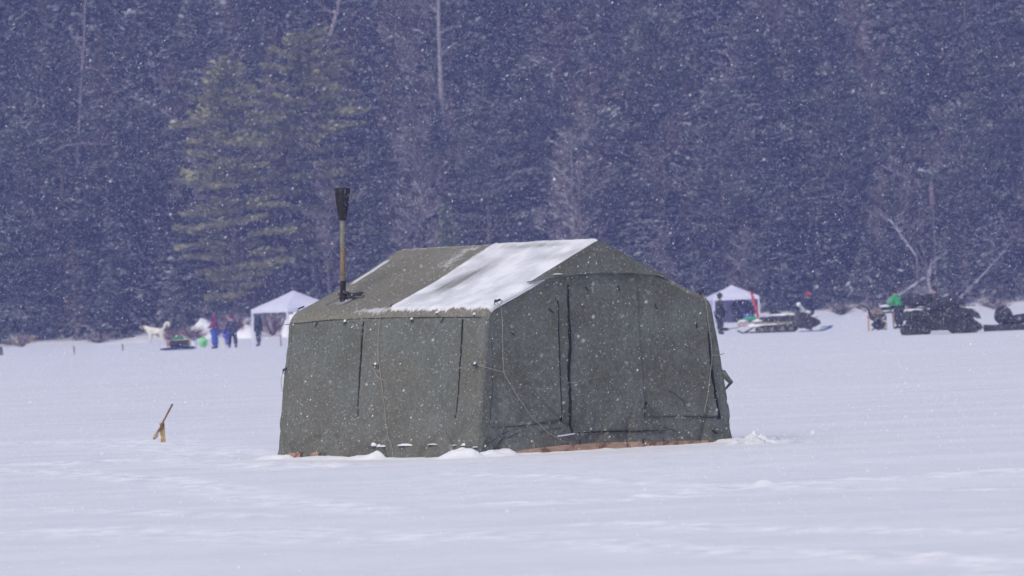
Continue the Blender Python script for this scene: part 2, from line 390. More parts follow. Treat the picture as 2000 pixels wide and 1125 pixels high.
def side_disp(k, v):
    z = PR[k, 1]; s = PS[k]; rib = .012 * np.exp(-((v - TL / 2) / .03) ** 2)
    base = np.where(roofk[k], .35 * wrinkle(v + 30, s) + roof_sag(s), wrinkle(v, z) + .012 * np.sin(np.pi * np.clip(z / HS, 0, 1)) * -np.abs(np.sin(np.pi * v / (TL / 2))))
    return base + rib
RC = .07
def end_v(z): return TG * z / HR
# rows along the tent: rounded ends then straight run
phis = [math.radians(a) for a in (90, 60, 30)]
nv = 210
def shell_row(v_at, inset, sgn):
    """profile points for one station; v_at(z) gives v"""
    z = PR[:, 1]; v = v_at(z); d = side_disp(np.arange(NP), v) - inset
    w_ = PR[:, 0] + PN[:, 0] * d; zz = PR[:, 1] + PN[:, 1] * d
    w_ = np.maximum(w_, 0.0) if inset else w_
    w_[-1] = 0
    zz[0] = min(zz[0], 0.0)
    return np.stack([sgn * w_, v, zz], 1)
def build_side(sgn):
    rows = []
    for ph in phis: rows.append(shell_row(lambda z: end_v(z) + RC * (1 - math.sin(ph)), RC * (1 - math.cos(ph)), sgn))
    for i in range(nv):
        t = i / (nv - 1); rows.append(shell_row(lambda z: (end_v(z) + RC) * (1 - t) + (TL - end_v(z) - RC) * t, 0, sgn))
    for ph in phis[::-1]: rows.append(shell_row(lambda z: TL - end_v(z) - RC * (1 - math.sin(ph)), RC * (1 - math.cos(ph)), sgn))
    return np.array(rows)
SL = build_side(-1); SR = build_side(1)
kw = int(np.argmax(roofk))
def piece(name, A, m, flip=False, parent=tent):
    nr, nc, _ = A.shape; Fq = grid_faces(nr, nc)
    if flip: Fq = Fq[:, ::-1]
    return obj(name, np_mesh(name, A.reshape(-1, 3), Fq, m, smooth=True), parent)
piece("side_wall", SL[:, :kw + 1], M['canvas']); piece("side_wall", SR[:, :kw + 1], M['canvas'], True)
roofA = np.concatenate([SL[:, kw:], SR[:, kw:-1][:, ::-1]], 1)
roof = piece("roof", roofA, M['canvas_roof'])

# snow on the roof, in roof coordinates: v along the tent, t 0 at the shoulder .. 1 at the ridge
VMID = tl(on_plane(765, 598, t2w(-WS, 0, HS), (TU * -(HR - HS) + TZ * WS)))[1]
def snow_mask(v, t):
    v = np.asarray(v, float); t = np.asarray(t, float)
    n = fbm(v * 2.2, t * 5, 201, 4); nf = fbm(v * 16, t * 2.5, 205, 3)
    vm = VMID + .03 + .10 * (nf - .5)
    m = 1 - sstep(vm - .10, vm + .10, v)
    m *= sstep(-.02, .03, t + .05 * (nf - .5) + .03 * (fbm(v * 30, 0 * v, 209, 2) - .5))
    m *= 1 - .0 * np.exp(-((v - VMID + .42) / .13) ** 2 - ((t - .42 - .4 * (VMID - .5 - v)) / .15) ** 2) * sstep(.3, .6, nf + .25)
    m *= 1 - .3 * np.exp(-((v - 1.35) / .75) ** 2 - ((t - .93) / .04) ** 2) * sstep(.30, .5, fbm(v * 55, t * 3, 215, 3))
    wisp = .62 * (1 - sstep(VMID + .05, VMID + .85, v)) * sstep(.55, .8, t) * (1 - sstep(.93, 1.0, t)) * sstep(-.1, .1, v - VMID) * sstep(.3, .65, n + .1)
    eave = .55 * np.exp(-((t - .015) / .035) ** 2) * sstep(-.1, .1, v - VMID) * (1 - sstep(VMID + .5, VMID + .9, v)) * sstep(.35, .6, n)
    back = .62 * sstep(TL - .27, TL - .22, v) * (1 - sstep(TL - .17, TL - .14, v)) * sstep(.45, .52, t) * (1 - sstep(.80, .86, t))
    lip = .35 * np.exp(-((t - 1) / .02) ** 2)
    return np.clip(np.maximum.reduce([m, wisp, eave, back, lip]), 0, 1)
S0 = PS[kw] + .13; LR = PS[-1] - S0
dust = np.zeros(roofA.shape[:2]); nk = NP - kw
tt = (PS[kw:] - S0) / LR
for i in range(roofA.shape[0]):
    dust[i, :nk] = snow_mask(SL[i, kw:, 1], tt)
    dust[i, nk:] = (.12 * sstep(.1, .3, tt[:-1]) * sstep(.3, .6, fbm(SR[i, kw:-1, 1] * 1.3, tt[:-1] * 3, 230, 3)))[::-1]
at_ = roof.data.attributes.new("dust", 'FLOAT', 'POINT'); at_.data.foreach_set("value", dust.astype(np.float32).ravel())
def roof_pt(v, t, off):   # left roof
    s = S0 + np.asarray(t) * LR; w_ = np.interp(s, PS, PR[:, 0]); z = np.interp(s, PS, PR[:, 1]); nx = np.interp(s, PS, PN[:, 0]); nz = np.interp(s, PS, PN[:, 1])
    d = .35 * wrinkle(np.asarray(v) + 30, s) + roof_sag(s) + .012 * np.exp(-((np.asarray(v) - TL / 2) / .03) ** 2) + off
    return np.stack([-(w_ + nx * d), np.asarray(v) + 0 * w_, z + nz * d], -1)
gv, gt = np.meshgrid(np.arange(.0, TL, .014), np.arange(-.035, 1.0, .011))
mk = snow_mask(gv - 0, gt); mk[gv < end_v(2.2) * .5] = 0
thr = .42; th = np.clip((mk - thr) / (1 - thr), 0, 1)
off = -.004 + .020 * th ** .6 * (.55 + .9 * fbm(gv * 2.5, gt * 6, 240, 4)) + .006 * th * (fbm(gv * 20, gt * 7, 244, 3) - .5)
vv = np.maximum(gv, end_v(HS + gt * (HR - HS)) + .001)
de_ = np.clip((vv - end_v(HS + gt * (HR - HS))) / RC, 0, 1); off = off - RC * (1 - np.sqrt(1 - (1 - de_) ** 2)) * .92
SV = roof_pt(vv, gt, off).reshape(-1, 3)
Fq = grid_faces(*gv.shape); keep = (mk.ravel()[Fq] > thr).sum(1) >= 2; Fq = Fq[keep]
used, inv = np.unique(Fq, return_inverse=True)
SNOW_V = [SV[used]]; SNOW_F = [inv.reshape(Fq.shape)]
hatch = .35 + 1.1 * fbm(gv * 34 + gt * 3, gt * 2.0, 260, 3)
THIN = .85 * np.exp(-((gv - VMID + .50) / .24) ** 2 - ((gt - .42 - .55 * (VMID - .5 - gv)) / .17) ** 2) * hatch
THIN = THIN + .9 * np.exp(-((gv - 1.25) / .7) ** 2 - ((gt - .93) / .035) ** 2) * (hatch - .25) + .45 * (1 - sstep(.0, .55, th)) * hatch
THIN = THIN + .30 * np.exp(-((gv - .5) / .5) ** 2 - ((gt - .75) / .05) ** 2) * hatch + .22 * sstep(.5, .75, fbm(gv * 2 + 7, gt * 5, 270, 3)) * hatch
THIN = np.clip(THIN, 0, .9).ravel()[used]
def add_snow(V, F_): SNOW_F.append(np.asarray(F_) + sum(len(a) for a in SNOW_V)); SNOW_V.append(np.asarray(V))
def snow_lump(c, rx, ry, rz, seed):   # c in tent-local coordinates
    n, mrows = 14, 8; th_ = np.linspace(0, np.pi, mrows)[:, None]; ph_ = np.linspace(0, 2 * np.pi, n, endpoint=False)[None, :]
    q = 1 + .35 * (fbm(ph_ * 1.3 + seed + 0 * th_, th_ * 2 + 0 * ph_, seed, 3) - .5) * np.sin(th_)
    V = np.stack([c[0] + rx * q * np.sin(th_) * np.cos(ph_), c[1] + ry * q * np.sin(th_) * np.sin(ph_), c[2] + rz * q * np.where(np.cos(th_) > 0, np.cos(th_), .15 * np.cos(th_)) + 0 * ph_], -1).reshape(-1, 3)
    add_snow(V, grid_faces(mrows, n, True)[:, ::-1])

# ------------------------------------------------------------------ end walls
NA = 250
def end_disp(u, z): return wrinkle(u + 10, z) + .02 * np.sin(np.pi * np.clip(z / HR, 0, 1)) * np.cos(np.pi * u / (2 * WB)) * -1
def build_end(front):
    L_ = (SL[0] if front else SL[-1]); R_ = (SR[0] if front else SR[-1])
    a = np.linspace(0, 1, NA)[None, :, None]
    G = L_[:, None, :] * (1 - a) + R_[:, None, :] * a
    edge = np.minimum(np.minimum(a[..., 0], 1 - a[..., 0]) * np.abs(R_[:, 0] - L_[:, 0])[:, None] / .12, 1)
    d = end_disp(G[..., 0], G[..., 2]) * edge + .05 * np.clip(1 - G[..., 2] / .14, 0, 1) * edge
    G[..., 1] += -d if front else d
    return G
EF = build_end(True); EB = build_end(False)
piece("end_wall", EF, M['canvas_end'], True); piece("end_wall", EB, M['canvas_end'])

# ------------------------------------------------------------------ flaps, seams, slits laid on the walls
SN = (TU * -1 + TZ * ((WB - WS) / HS)).normalized(); SP = t2w(-WB, 0, 0)
EN = (TV * -1 + TZ * (TG / HR)).normalized(); EP = T0
RN = (TU * -(HR - HS) + TZ * WS).normalized(); RP = t2w(-WS, 0, HS)
def side_az(px, py): p = tl(on_plane(px, py, SP, SN)); return p.y, p.z
def end_az(px, py): p = tl(on_plane(px, py, EP, EN)); return p.x, p.z
def S_side(a, z, off=0.0):
    a = np.asarray(a, float); z = np.asarray(z, float)
    d = wrinkle(a, z) - .012 * np.sin(np.pi * np.clip(z / HS, 0, 1)) * np.abs(np.sin(np.pi * a / (TL / 2))) + .012 * np.exp(-((a - TL / 2) / .03) ** 2) + off
    return np.stack([-(WB - (WB - WS) * z / HS) - d, a + 0 * z, z + d * (WB - WS) / HS], -1)
def S_end(a, z, off=0.0):
    a = np.asarray(a, float); z = np.asarray(z, float)
    d = end_disp(a, z) + off
    return np.stack([a + 0 * z, TG * z / HR - d, z + d * TG / HR], -1)
def quad_panel(name, S, az, quad, m, lift=(.012, .02), n=90, parent=tent, flip=False):
    """quad = 4 pixels (top-left, top-right, bottom-right, bottom-left); the right edge stands proud"""
    A = [az(*p) for p in quad]; s = np.linspace(0, 1, n)[None, :]; t = np.linspace(0, 1, n)[:, None]
    def bl(i): return (A[0][i] * (1 - s) + A[1][i] * s) * (1 - t) + (A[3][i] * (1 - s) + A[2][i] * s) * t
    off = lift[0] + (lift[1] - lift[0]) * s ** 3 + 0 * t + .004 * (fbm(s * 6 + 0 * t, t * 9 + 0 * s, hash(name) % 50, 3) - .5)
    off = off * sstep(0, .02, s) * sstep(0, .02, 1 - t) * sstep(0, .02, t) - .001
    a = bl(0); z = bl(1); a = a + .006 * (fbm(t * 8 + 0 * s, 0 * t + 0 * s, 300, 2) - .5) * s
    G = S(a, z, off)
    # turn the proud right edge back to the wall so it has thickness
    G = np.concatenate([G, S(a[:, -1:], z[:, -1:], -.01)], 1)
    return piece(name, G, m, flip, parent)
def strip(name, S, az, pts, w, m, off=.012, wob=.004, parent=tent, nseg=40, close=False):
    """thin ribbon with thickness along a pixel polyline"""
    A = np.array([az(*p) for p in pts]); s = np.concatenate([[0], np.cumsum(np.linalg.norm(np.diff(A, axis=0), axis=1))])
    q = np.linspace(0, s[-1], nseg); a = np.interp(q, s, A[:, 0]); z = np.interp(q, s, A[:, 1])
    da = np.gradient(a); dz = np.gradient(z); l = np.hypot(da, dz) + 1e-9; na, nz = -dz / l, da / l
    wv = np.interp(q / s[-1], np.linspace(0, 1, len(w)), w) if isinstance(w, (list, tuple)) else np.full(nseg, w)
    wv = wv * (.6 + .8 * vnoise(q * 22, 0 * q, 31)); j = wob * (vnoise(q * 14, 0 * q, 37) - .5)
    a = a + na * j; z = z + nz * j
    G = np.stack([S(a - na * wv / 2, z - nz * wv / 2, -.006), S(a - na * wv / 2, z - nz * wv / 2, off), S(a + na * wv / 2, z + nz * wv / 2, off), S(a + na * wv / 2, z + nz * wv / 2, -.006)], 1)
    return piece(name, G, m, False, parent)
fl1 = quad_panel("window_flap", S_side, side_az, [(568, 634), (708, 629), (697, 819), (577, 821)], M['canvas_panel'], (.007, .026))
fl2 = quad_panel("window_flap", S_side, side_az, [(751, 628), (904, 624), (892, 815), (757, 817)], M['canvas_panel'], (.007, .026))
strip("window_gap", S_side, side_az, [(710, 629), (704, 720), (698, 819)], [.004, .016, .012, .005], M['opening'], .02, parent=fl1)
strip("window_gap", S_side, side_az, [(905, 624), (900, 700), (893, 800), (890, 817)], [.006, .014, .012, .02], M['opening'], .02, parent=fl2)
strip("hem", S_side, side_az, [(577, 820), (640, 820), (697, 818)], .008, M['seam'], .014, parent=fl1)
strip("hem", S_side, side_az, [(757, 817), (830, 815), (890, 815)], .008, M['seam'], .014, parent=fl2)
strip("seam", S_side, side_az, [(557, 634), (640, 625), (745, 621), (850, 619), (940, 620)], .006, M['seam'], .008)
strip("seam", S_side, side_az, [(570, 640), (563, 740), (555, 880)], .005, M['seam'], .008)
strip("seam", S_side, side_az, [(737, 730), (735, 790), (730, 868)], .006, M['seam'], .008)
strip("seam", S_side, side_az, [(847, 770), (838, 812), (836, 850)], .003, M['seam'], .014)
strip("wall_slit", S_side, side_az, [(913, 785), (911, 820), (907, 862)], [.008, .012, .014], M['opening'], .01)
strip("fold_shade", S_side, side_az, [(768, 868), (820, 868), (870, 866), (908, 864)], [.008, .004, .01], M['opening'], .012)  # near-black strip painting the shade along the wall's bottom fold
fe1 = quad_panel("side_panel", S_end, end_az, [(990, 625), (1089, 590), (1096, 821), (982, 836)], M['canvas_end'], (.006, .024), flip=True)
strip("panel_gap", S_end, end_az, [(1090, 588), (1092, 650), (1093, 720), (1097, 822)], [.006, .014, .018, .010], M['opening'], .022, parent=fe1)
fe2 = quad_panel("door_flap", S_end, end_az, [(1114, 556), (1243, 545), (1262, 842), (1121, 848)], M['canvas_end'], (.008, .018), flip=True)
strip("door_gap", S_end, end_az, [(1109, 556), (1111, 610), (1114, 670), (1111, 735), (1114, 790), (1113, 815), (1119, 849)], [.003, .010, .020, .026, .016, .020, .006], M['opening'], .03, .02, parent=fe2)
strip("hem", S_end, end_az, [(1127, 846), (1180, 843), (1230, 842), (1300, 841)], [.012, .014, .006], M['opening'], .022, parent=fe2)
fe3 = quad_panel("door_flap", S_end, end_az, [(1250, 560), (1379, 620), (1401, 815), (1266, 816)], M['canvas_end'], (.006, .024), flip=True)
strip("door_gap", S_end, end_az, [(1380, 640), (1385, 700), (1390, 740), (1404, 818)], [.006, .026, .032, .024], M['opening'], .032, .008, parent=fe3)
strip("hem", S_end, end_az, [(1270, 815), (1330, 813), (1405, 816)], .006, M['seam'], .018, parent=fe3)
strip("crease_shade", S_end, end_az, [(1263, 785), (1258, 800), (1258, 817)], .012, M['opening'], .024, parent=fe3)
strip("crease_shade", S_end, end_az, [(1304, 763), (1318, 768), (1333, 782), (1345, 805)], [.001, .008, .002], M['seam'], .014, .02, parent=fe3)  # dark ribbon standing in for the shade of a wrinkle
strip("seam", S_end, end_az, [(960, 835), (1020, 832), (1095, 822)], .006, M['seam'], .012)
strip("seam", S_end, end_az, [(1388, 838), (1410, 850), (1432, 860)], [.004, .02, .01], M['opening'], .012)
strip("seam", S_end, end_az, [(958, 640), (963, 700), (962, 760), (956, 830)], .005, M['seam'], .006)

M['crease_shade'] = mat('crease_shade', (.055, .055, .045), None, rough=.95)  # dark colour for painted crease shade, laid on as thin strips
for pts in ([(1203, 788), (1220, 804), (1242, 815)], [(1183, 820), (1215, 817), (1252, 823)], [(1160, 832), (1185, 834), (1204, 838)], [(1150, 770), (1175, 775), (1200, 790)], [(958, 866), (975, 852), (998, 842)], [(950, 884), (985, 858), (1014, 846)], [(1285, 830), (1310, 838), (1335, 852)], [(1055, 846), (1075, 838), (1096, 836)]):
    strip('crease_shade', S_end, end_az, pts, [.001, .009, .003], M['crease_shade'], .007, .02)
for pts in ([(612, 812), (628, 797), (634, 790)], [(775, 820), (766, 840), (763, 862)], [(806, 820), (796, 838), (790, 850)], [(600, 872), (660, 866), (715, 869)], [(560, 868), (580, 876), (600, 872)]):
    strip('crease_shade', S_side, side_az, pts, [.001, .007, .002], M['crease_shade'], .007, .02)
# hood over the end wall: the triangle under the ridge, its lower edge standing off
HP = [(1030, 552), (1075, 543), (1110, 539), (1145, 535), (1175, 534), (1230, 534), (1280, 538), (1308, 545)]
HA = np.array([end_az(*p) for p in HP]); uu = np.linspace(HA[0, 0], HA[-1, 0], 70); zl = np.interp(uu, HA[:, 0], HA[:, 1])
wz = lambda z: np.interp(z, PR[60:, 1], PR[60:, 0])
zt = np.interp(np.abs(uu), PR[::-1, 0], PR[::-1, 1]) - .02; zt = np.maximum(zt, zl + .004)
t_ = np.linspace(0, 1, 26)[:, None]
Gz = zt[None] * (1 - t_) + zl[None] * t_; Gu = uu[None] + 0 * t_
Go = .006 + .05 * t_ ** 1.5 * sstep(0, .15, np.minimum(Gu - uu[0], uu[-1] - Gu)) + .006 * (fbm(Gu * 5, Gz * 5, 61, 3) - .5)
G = S_end(Gu, Gz, Go); G = np.concatenate([G, S_end(Gu[-1:], Gz[-1:] + .012, Go[-1:] - .012), S_end(Gu[-1:], Gz[-1:] + .012, 0 * Go[-1:] - .008)], 0)
piece("gable_hood", G, M['canvas_end'])
for i, p in enumerate([(1085, 536)]): 
    a, z = end_az(*p); c = S_end(a, z, .05); snow_lump(c, .09, .02, .012, 5)

# brown ground cloth showing along the foot of the end wall
gp = [(984, 889), (1020, 885), (1100, 879), (1135, 876), (1220, 873), (1300, 870), (1380, 866), (1412, 863)]
gt_ = [(984, 885), (1020, 878), (1100, 869), (1135, 867), (1220, 863), (1300, 862), (1380, 860), (1412, 862)]
A = np.array([end_az(*p) for p in gp]); B = np.array([end_az(*p) for p in gt_]); ua = np.linspace(A[0, 0], A[-1, 0], 120)
rows = []
for f_ in np.linspace(0, 1, 9):
    z = np.interp(ua, B[:, 0], B[:, 1]) * (1 - f_) + (np.interp(ua, A[:, 0], A[:, 1]) - .05) * f_
    rows.append(S_end(ua, z, .075 + .03 * f_ + .03 * (fbm(ua * 5, 0 * ua + f_ * 2, 71, 3) - .5)))
rows.insert(0, S_end(ua, np.interp(ua, B[:, 0], B[:, 1]), -.02 + 0 * ua))
piece("ground_cloth", np.array(rows), M['brown_cloth'])
for (x0, x1) in ((562, 592), (610, 622)):
    a0, z0 = side_az(x0, 898); a1, z1 = side_az(x1, 898)
    ua = np.linspace(a0, a1, 12); rows = [S_side(ua, .085 - .0 * ua, .02), S_side(ua, .06 + 0 * ua, .07), S_side(ua, -.03 + 0 * ua, .09)]
    piece("ground_cloth", np.array(rows), M['brown_cloth'])

# toggles
def toggle(S, az, p, q, r=.008, snow=False):
    a0, z0 = az(*p); a1, z1 = az(*q); P0 = Vector(S(a0, z0, .02)); P1 = Vector(S(a1, z1, .045))
    b = MB(); b.tube([P0, (P0 + P1) / 2 + Vector((0, 0, -.004)), P1], [r, r * 1.2, r * .8], 6); b.build("toggle", M['black_plastic'], tent)
    if snow: snow_lump(((P0 + P1) / 2) + Vector((0, 0, .012)), .02, .02, .026, int(p[0]) % 9)
for p, q, s in [((621, 630), (619, 640), 0), ((679, 625), (675, 635), 1), ((807, 621), (809, 631), 1), ((868, 621), (865, 631), 0), ((930, 614), (929, 619), 1), ((857, 611), (857, 616), 1)]: toggle(S_side, side_az, p, q, .008, s)
for p, q in [((995, 648), (1003, 656)), ((1072, 603), (1079, 611)), ((1143, 560), (1149, 569)), ((1206, 557), (1207, 568)), ((1279, 594), (1281, 605)), ((1359, 633), (1358, 641))]: toggle(S_end, end_az, p, q, .009)
# black webbing tabs that hold the guy ropes
def tab(P, d, sz=(.085, .014, .03), snow=False):
    d = Vector(d).normalized(); R = d.to_track_quat('X', 'Z').to_matrix()
    b = MB(); b.box((0, 0, 0), sz); b.tube([(sz[0] * .3, 0, 0), (sz[0] * .7, 0, -.02), (sz[0] * .3, 0, -.045)], .006, 6)
    o = b.build("rope_tab", M['black_plastic'], tent); o.matrix_local = Matrix.Translation(P) @ R.to_4x4()
    if snow: snow_lump(Vector(P) + Vector((0, 0, .01)), .02, .02, .03, 3)
def ps(px, py, o=.03): return Vector(S_side(*side_az(px, py), o))
def pe(px, py, o=.03): return Vector(S_end(*end_az(px, py), o))
def pr(px, py, o=.02):
    p = tl(on_plane(px, py, RP + RN * (o - .02), RN)); return p
tab(ps(736, 714), (0, -1, .1), snow=True); tab(ps(931, 713), (0, -1, 0), snow=True); tab(ps(559, 722), (0, 1, -.4))
tab(pr(765, 597, .03), (-.6, -.5, -.2)); tab(pr(967, 588, .04), (-.6, -.5, -.2)); tab(pr(972, 587, .05), (.5, -.5, .2)); tab(pr(588, 601, .03), (-.7, .5, -.3), (.09, .012, .02)); tab(pe(1369, 572, .02), (.6, 0, .3))
tab(pe(1123, 864, .12), (0, 0, 1), (.06, .012, .025)); tab(pe(1245, 862, .12), (0, 0, 1), (.06, .012, .025))
def rope(pts, r=.0045): b = MB(); b.tube(pts, r, 6); return b.build("guy_rope", M['rope'], tent)
def dense(f, pts, o):
    out = []
    for (a, b) in zip(pts[:-1], pts[1:]):
        n = max(2, int(math.hypot(b[0] - a[0], b[1] - a[1]) / 12))
        for i in range(n): out.append(f(a[0] + (b[0] - a[0]) * i / n, a[1] + (b[1] - a[1]) * i / n, o))
    out.append(f(*pts[-1], o)); return out
rope([pr(765, 597, .03), ps(754, 606, .05), ps(747, 616, .04)] + dense(ps, [(745, 640), (743, 680), (746, 715), (749, 745), (755, 800), (758, 850), (770, 893)], .042))
rope(dense(ps, [(734, 722), (740, 732), (748, 742)], .045), .005)
rope(dense(ps, [(741, 718), (741, 700), (740, 705)], .03), .004)
rope([pr(968, 588, .05), pe(975, 600, .05)] + dense(pe, [(978, 625), (979, 680), (981, 726), (985, 737), (1010, 778), (1035, 812), (1066, 844), (1095, 861), (1122, 868)], .04))
rope([ps(938, 713, .05), ps(948, 716, .06), pe(965, 724, .07), pe(981, 727, .045)], .005)
rope([pe(1369, 572, .03)] + dense(pe, [(1376, 590), (1380, 630), (1386, 670), (1388, 694), (1383, 740), (1378, 780), (1372, 805)], .04))
rope(dense(pe, [(1388, 694), (1398, 694), (1410, 691)], .05) , .006)
rope(dense(pe, [(1075, 607), (1110, 600), (1140, 568)], .03)[:1] + dense(pe, [(1207, 566), (1225, 580), (1240, 588), (1278, 604)], .03)[:0] + [pe(1078, 607, .03)], .003) if False else None
rope(dense(ps, [(555, 728), (552, 745), (554, 765)], .03), .004)
b = MB(); b.tube([pe(1085, 852, .05), pe(1100, 850, .06), pe(1118, 847, .05)], .009, 6); b.build("white_strap", M['white_vinyl'], tent)
# twisted canvas tie-out on the far right wall
P0 = Vector(tl(at(1413, 727, 83.3))); P1 = Vector(tl(at(1428, 747, 83.2))); P2 = Vector(tl(at(1415, 762, 83.3))); P3 = Vector(tl(at(1405, 735, 83.6)))
b = MB(); b.tube([P3, P0, P1, P2], [.02, .035, .03, .012], 8); b.tube([P0 + Vector((0, 0, -.05)), P1, P1 + TU * .0 + Vector((.02, 0, .03))], [.03, .03, .008], 8); b.build("tie_out", M['canvas'], tent)

# stove-pipe patch on the roof
def roof_quad(name, quad, m, off):
    A = [pr(*p, .02) for p in quad]; n = Vector((-(HR - HS), 0, WS)).normalized()
    sag = []
    V = []
    for k in range(2): V += [a + n * (off if k == 0 else -.045) for a in A]
    b = MB(); b.add(V, [(0, 1, 2, 3), (4, 7, 6, 5), (0, 4, 5, 1), (1, 5, 6, 2), (2, 6, 7, 3), (3, 7, 4, 0)]); return b.build(name, m, tent, False)
roof_quad("pipe_patch_border", [(628, 598), (663, 598), (698, 577), (664, 577)], M['patch_dark'], -.018)
roof_quad("pipe_patch", [(634, 597), (661, 597), (690, 579), (664, 579)], M['canvas_roof'], -.013)
roof_quad("pipe_flashing", [(650, 593), (669, 593), (688, 583), (672, 583)], M['patch_pale'], -.008)

# ------------------------------------------------------------------ stovepipe (runs through the roof to the stove: a thing of its own)
PB = on_plane(670, 586, RP, RN); PY = PB.y
def pp(px, py): return at(px, py, PY)
mpx = PY / FPX
pipe = thing("stovepipe", "tall thin stovepipe with black flared top rising from the tent roof", "stovepipe", PB)
def pl(px, py): return pp(px, py) - PB
def seg(name, y0, y1, r0, r1, m, n=16):
    t0 = (586 - y0) / 219.; t1 = (586 - y1) / 219.
    b = MB(); b.tube([pl(670 - 1.5 * t0, y0), pl(670 - 1.5 * t1, y1)], [r0 * mpx, r1 * mpx], n); return b.build(name, m, pipe)
seg("lower_pipe", 592, 547, 5.6, 5.6, M['soot']); seg("middle_pipe", 548, 477, 5.0, 5.0, M['brass_brown']); seg("upper_pipe", 478, 428, 5.2, 5.0, M['galv'])
for y in (546, 540, 480, 475, 432): seg("pipe_collar", y + 2.0, y - .2, 6.0, 6.0, M['galv'])
seg("cowl_collar", 431, 428, 7.0, 7.2, M['black_metal'])
seg("cowl", 429, 372, 6.8, 13.8, M['soot'], 20); seg("cowl_rim", 374, 367, 15.4, 15.6, M['black_metal'], 20)
b = MB()
for i in range(16):
    a = 2 * math.pi * i / 16
    c0 = pl(669, 429); c1 = pl(668.5, 372); o_ = Vector((math.cos(a), math.sin(a), 0))
    b.tube([c0 + o_ * 7.2 * mpx, c1 + o_ * 14.4 * mpx], .007, 4)
for i in range(9):
    y = 424 - i * 6; r_ = 7.2 + (14.4 - 7.2) * (429 - y) / 57.; c = pl(669, y)
    b.tube([c + Vector((math.cos(a), math.sin(a), 0)) * r_ * mpx for a in np.linspace(0, 2 * math.pi, 21)], .004, 4)
b.build("cowl_ribs", M['black_metal'], pipe)
# black storm flap bunched round the foot of the pipe
b = MB(); pts = [pr(662, 575, .05), pr(669, 576, .07), pr(678, 573, .08), pr(687, 576, .06), pr(694, 575, .07), pr(703, 574, .06), pr(709, 571, .03)]
b.tube(pts, [.02, .035, .03, .022, .022, .032, .008], 7); b.tube([pr(666, 582, .03), pr(675, 581, .05)], [.03, .03], 7); b.build("storm_flap", M['black_rubber'], tent)

# ------------------------------------------------------------------ snow lying on the tent and drifted against its foot
for (x, y, rx, rz, sd_) in [(727, 867, .055, .055, 1), (737, 869, .05, .03, 2), (745, 869, .05, .022, 3), (793, 867, .19, .022, 4), (846, 865, .13, .010, 6), (905, 867, .05, .028, 7), (925, 870, .04, .010, 8), (890, 867, .05, .008, 9)]:
    c = ps(x, y + 3, .012); snow_lump(c, .045, rx, rz * 1.2, sd_ + 11)
V = np.concatenate(SNOW_V); Fs = np.concatenate(SNOW_F)
o = obj("snow_cover", np_mesh("snow_cover", V, Fs, M['roof_snow'], smooth=True)); o.location = T0; o.rotation_euler = (0, 0, TYAW)
o.data.attributes.new('thin', 'FLOAT', 'POINT').data.foreach_set('value', np.concatenate([THIN, np.zeros(len(V) - len(THIN))]).astype(np.float32))
_t = M['roof_snow'].node_tree; _p = _t.nodes['Principled BSDF']; _s = _p.inputs['Base Color'].links[0].from_socket; _a = _t.nodes.new('ShaderNodeAttribute'); _a.attribute_name = 'thin'
_m = _t.nodes.new('ShaderNodeMix'); _m.data_type = 'RGBA'; _t.links.new(_a.outputs['Fac'], _m.inputs[0]); _t.links.new(_s, _m.inputs[6]); _m.inputs[7].default_value = (.20, .195, .17, 1); _t.links.new(_m.outputs[2], _p.inputs['Base Color'])
tag(o, "fresh white snow lying on the near half of the tent roof", "snow", kind="stuff")

def drift(name, path, prof, wd, seed):
    """snow heaped along a base line; prof = [(pixel x, height)]"""
    n = int(path[1] / .018); m_ = 26
    s = np.linspace(0, 1, n); hgt = []
    P = [t2w(*(path[0](q))) for q in s]; N_ = path[2]
    X = np.array([to_px(p)[0] for p in P]); pa = sorted(prof); H_ = np.interp(X, [p[0] for p in pa], [p[1] for p in pa]) * sstep(0, .05, s) * sstep(0, .05, 1 - s)
    V = np.zeros((n, m_, 3)); c = np.linspace(-.12, 1, m_)
    for j in range(m_):
        sh = np.where(c[j] < 0, 1 - (c[j] / .12) ** 2 * .3, np.cos(np.clip(c[j], 0, 1) * np.pi / 2) ** 1.6)
        lum = .55 + .9 * fbm(s * path[1] * 5, 0 * s + c[j] * 2.2, seed, 4)
        hh = H_ * lum * sh
        for i in range(n):
            p = P[i] + N_ * (c[j] * wd * (.6 + 1.0 * vnoise(np.array([s[i] * path[1] * 3]), np.array([0.]), seed + 3)[0]))
            V[i, j] = (p.x, p.y, hh[i] - .004 - .03 * (c[j] > .97) - .03 * (j == 0))
    V[..., 2] += terrain(V[..., 0].ravel(), V[..., 1].ravel()).reshape(n, m_)
    return V, grid_faces(n, m_)
Vd = []; Fd = []
for (pth, prof, wd, sd_) in [
    ((lambda q: (-WB - .05, TL * 1.06 - (TL * 1.06 + .32) * q, 0), TL * 1.06 + .32, -TU), [(520, .03), (545, .07), (565, .06), (572, .02), (600, .03), (625, .045), (690, .03), (705, .05), (735, .10), (742, .09), (752, .02), (860, .015), (880, .06), (905, .13), (920, .13), (935, .06), (950, .04)], .35, 401),
    ((lambda q: (-WB - .35 + (2 * WB + .57) * q, -.05, 0), 2 * WB + .57, -TV), [(930, .05), (955, .10), (975, .085), (988, .10), (994, .03), (1010, .035), (1060, .02), (1160, .02), (1180, .035), (1200, .02), (1390, .015), (1412, .05), (1440, .07), (1470, .04)], .32, 402)]:
    V, Fq = drift("d", pth, prof, wd, sd_); Fd.append(Fq + sum(len(v) for v in Vd)); Vd.append(V.reshape(-1, 3))
tag(obj("snow_drift", np_mesh("snow_drift", np.concatenate(Vd), np.concatenate(Fd), M['snow'], smooth=True)), kind="structure")
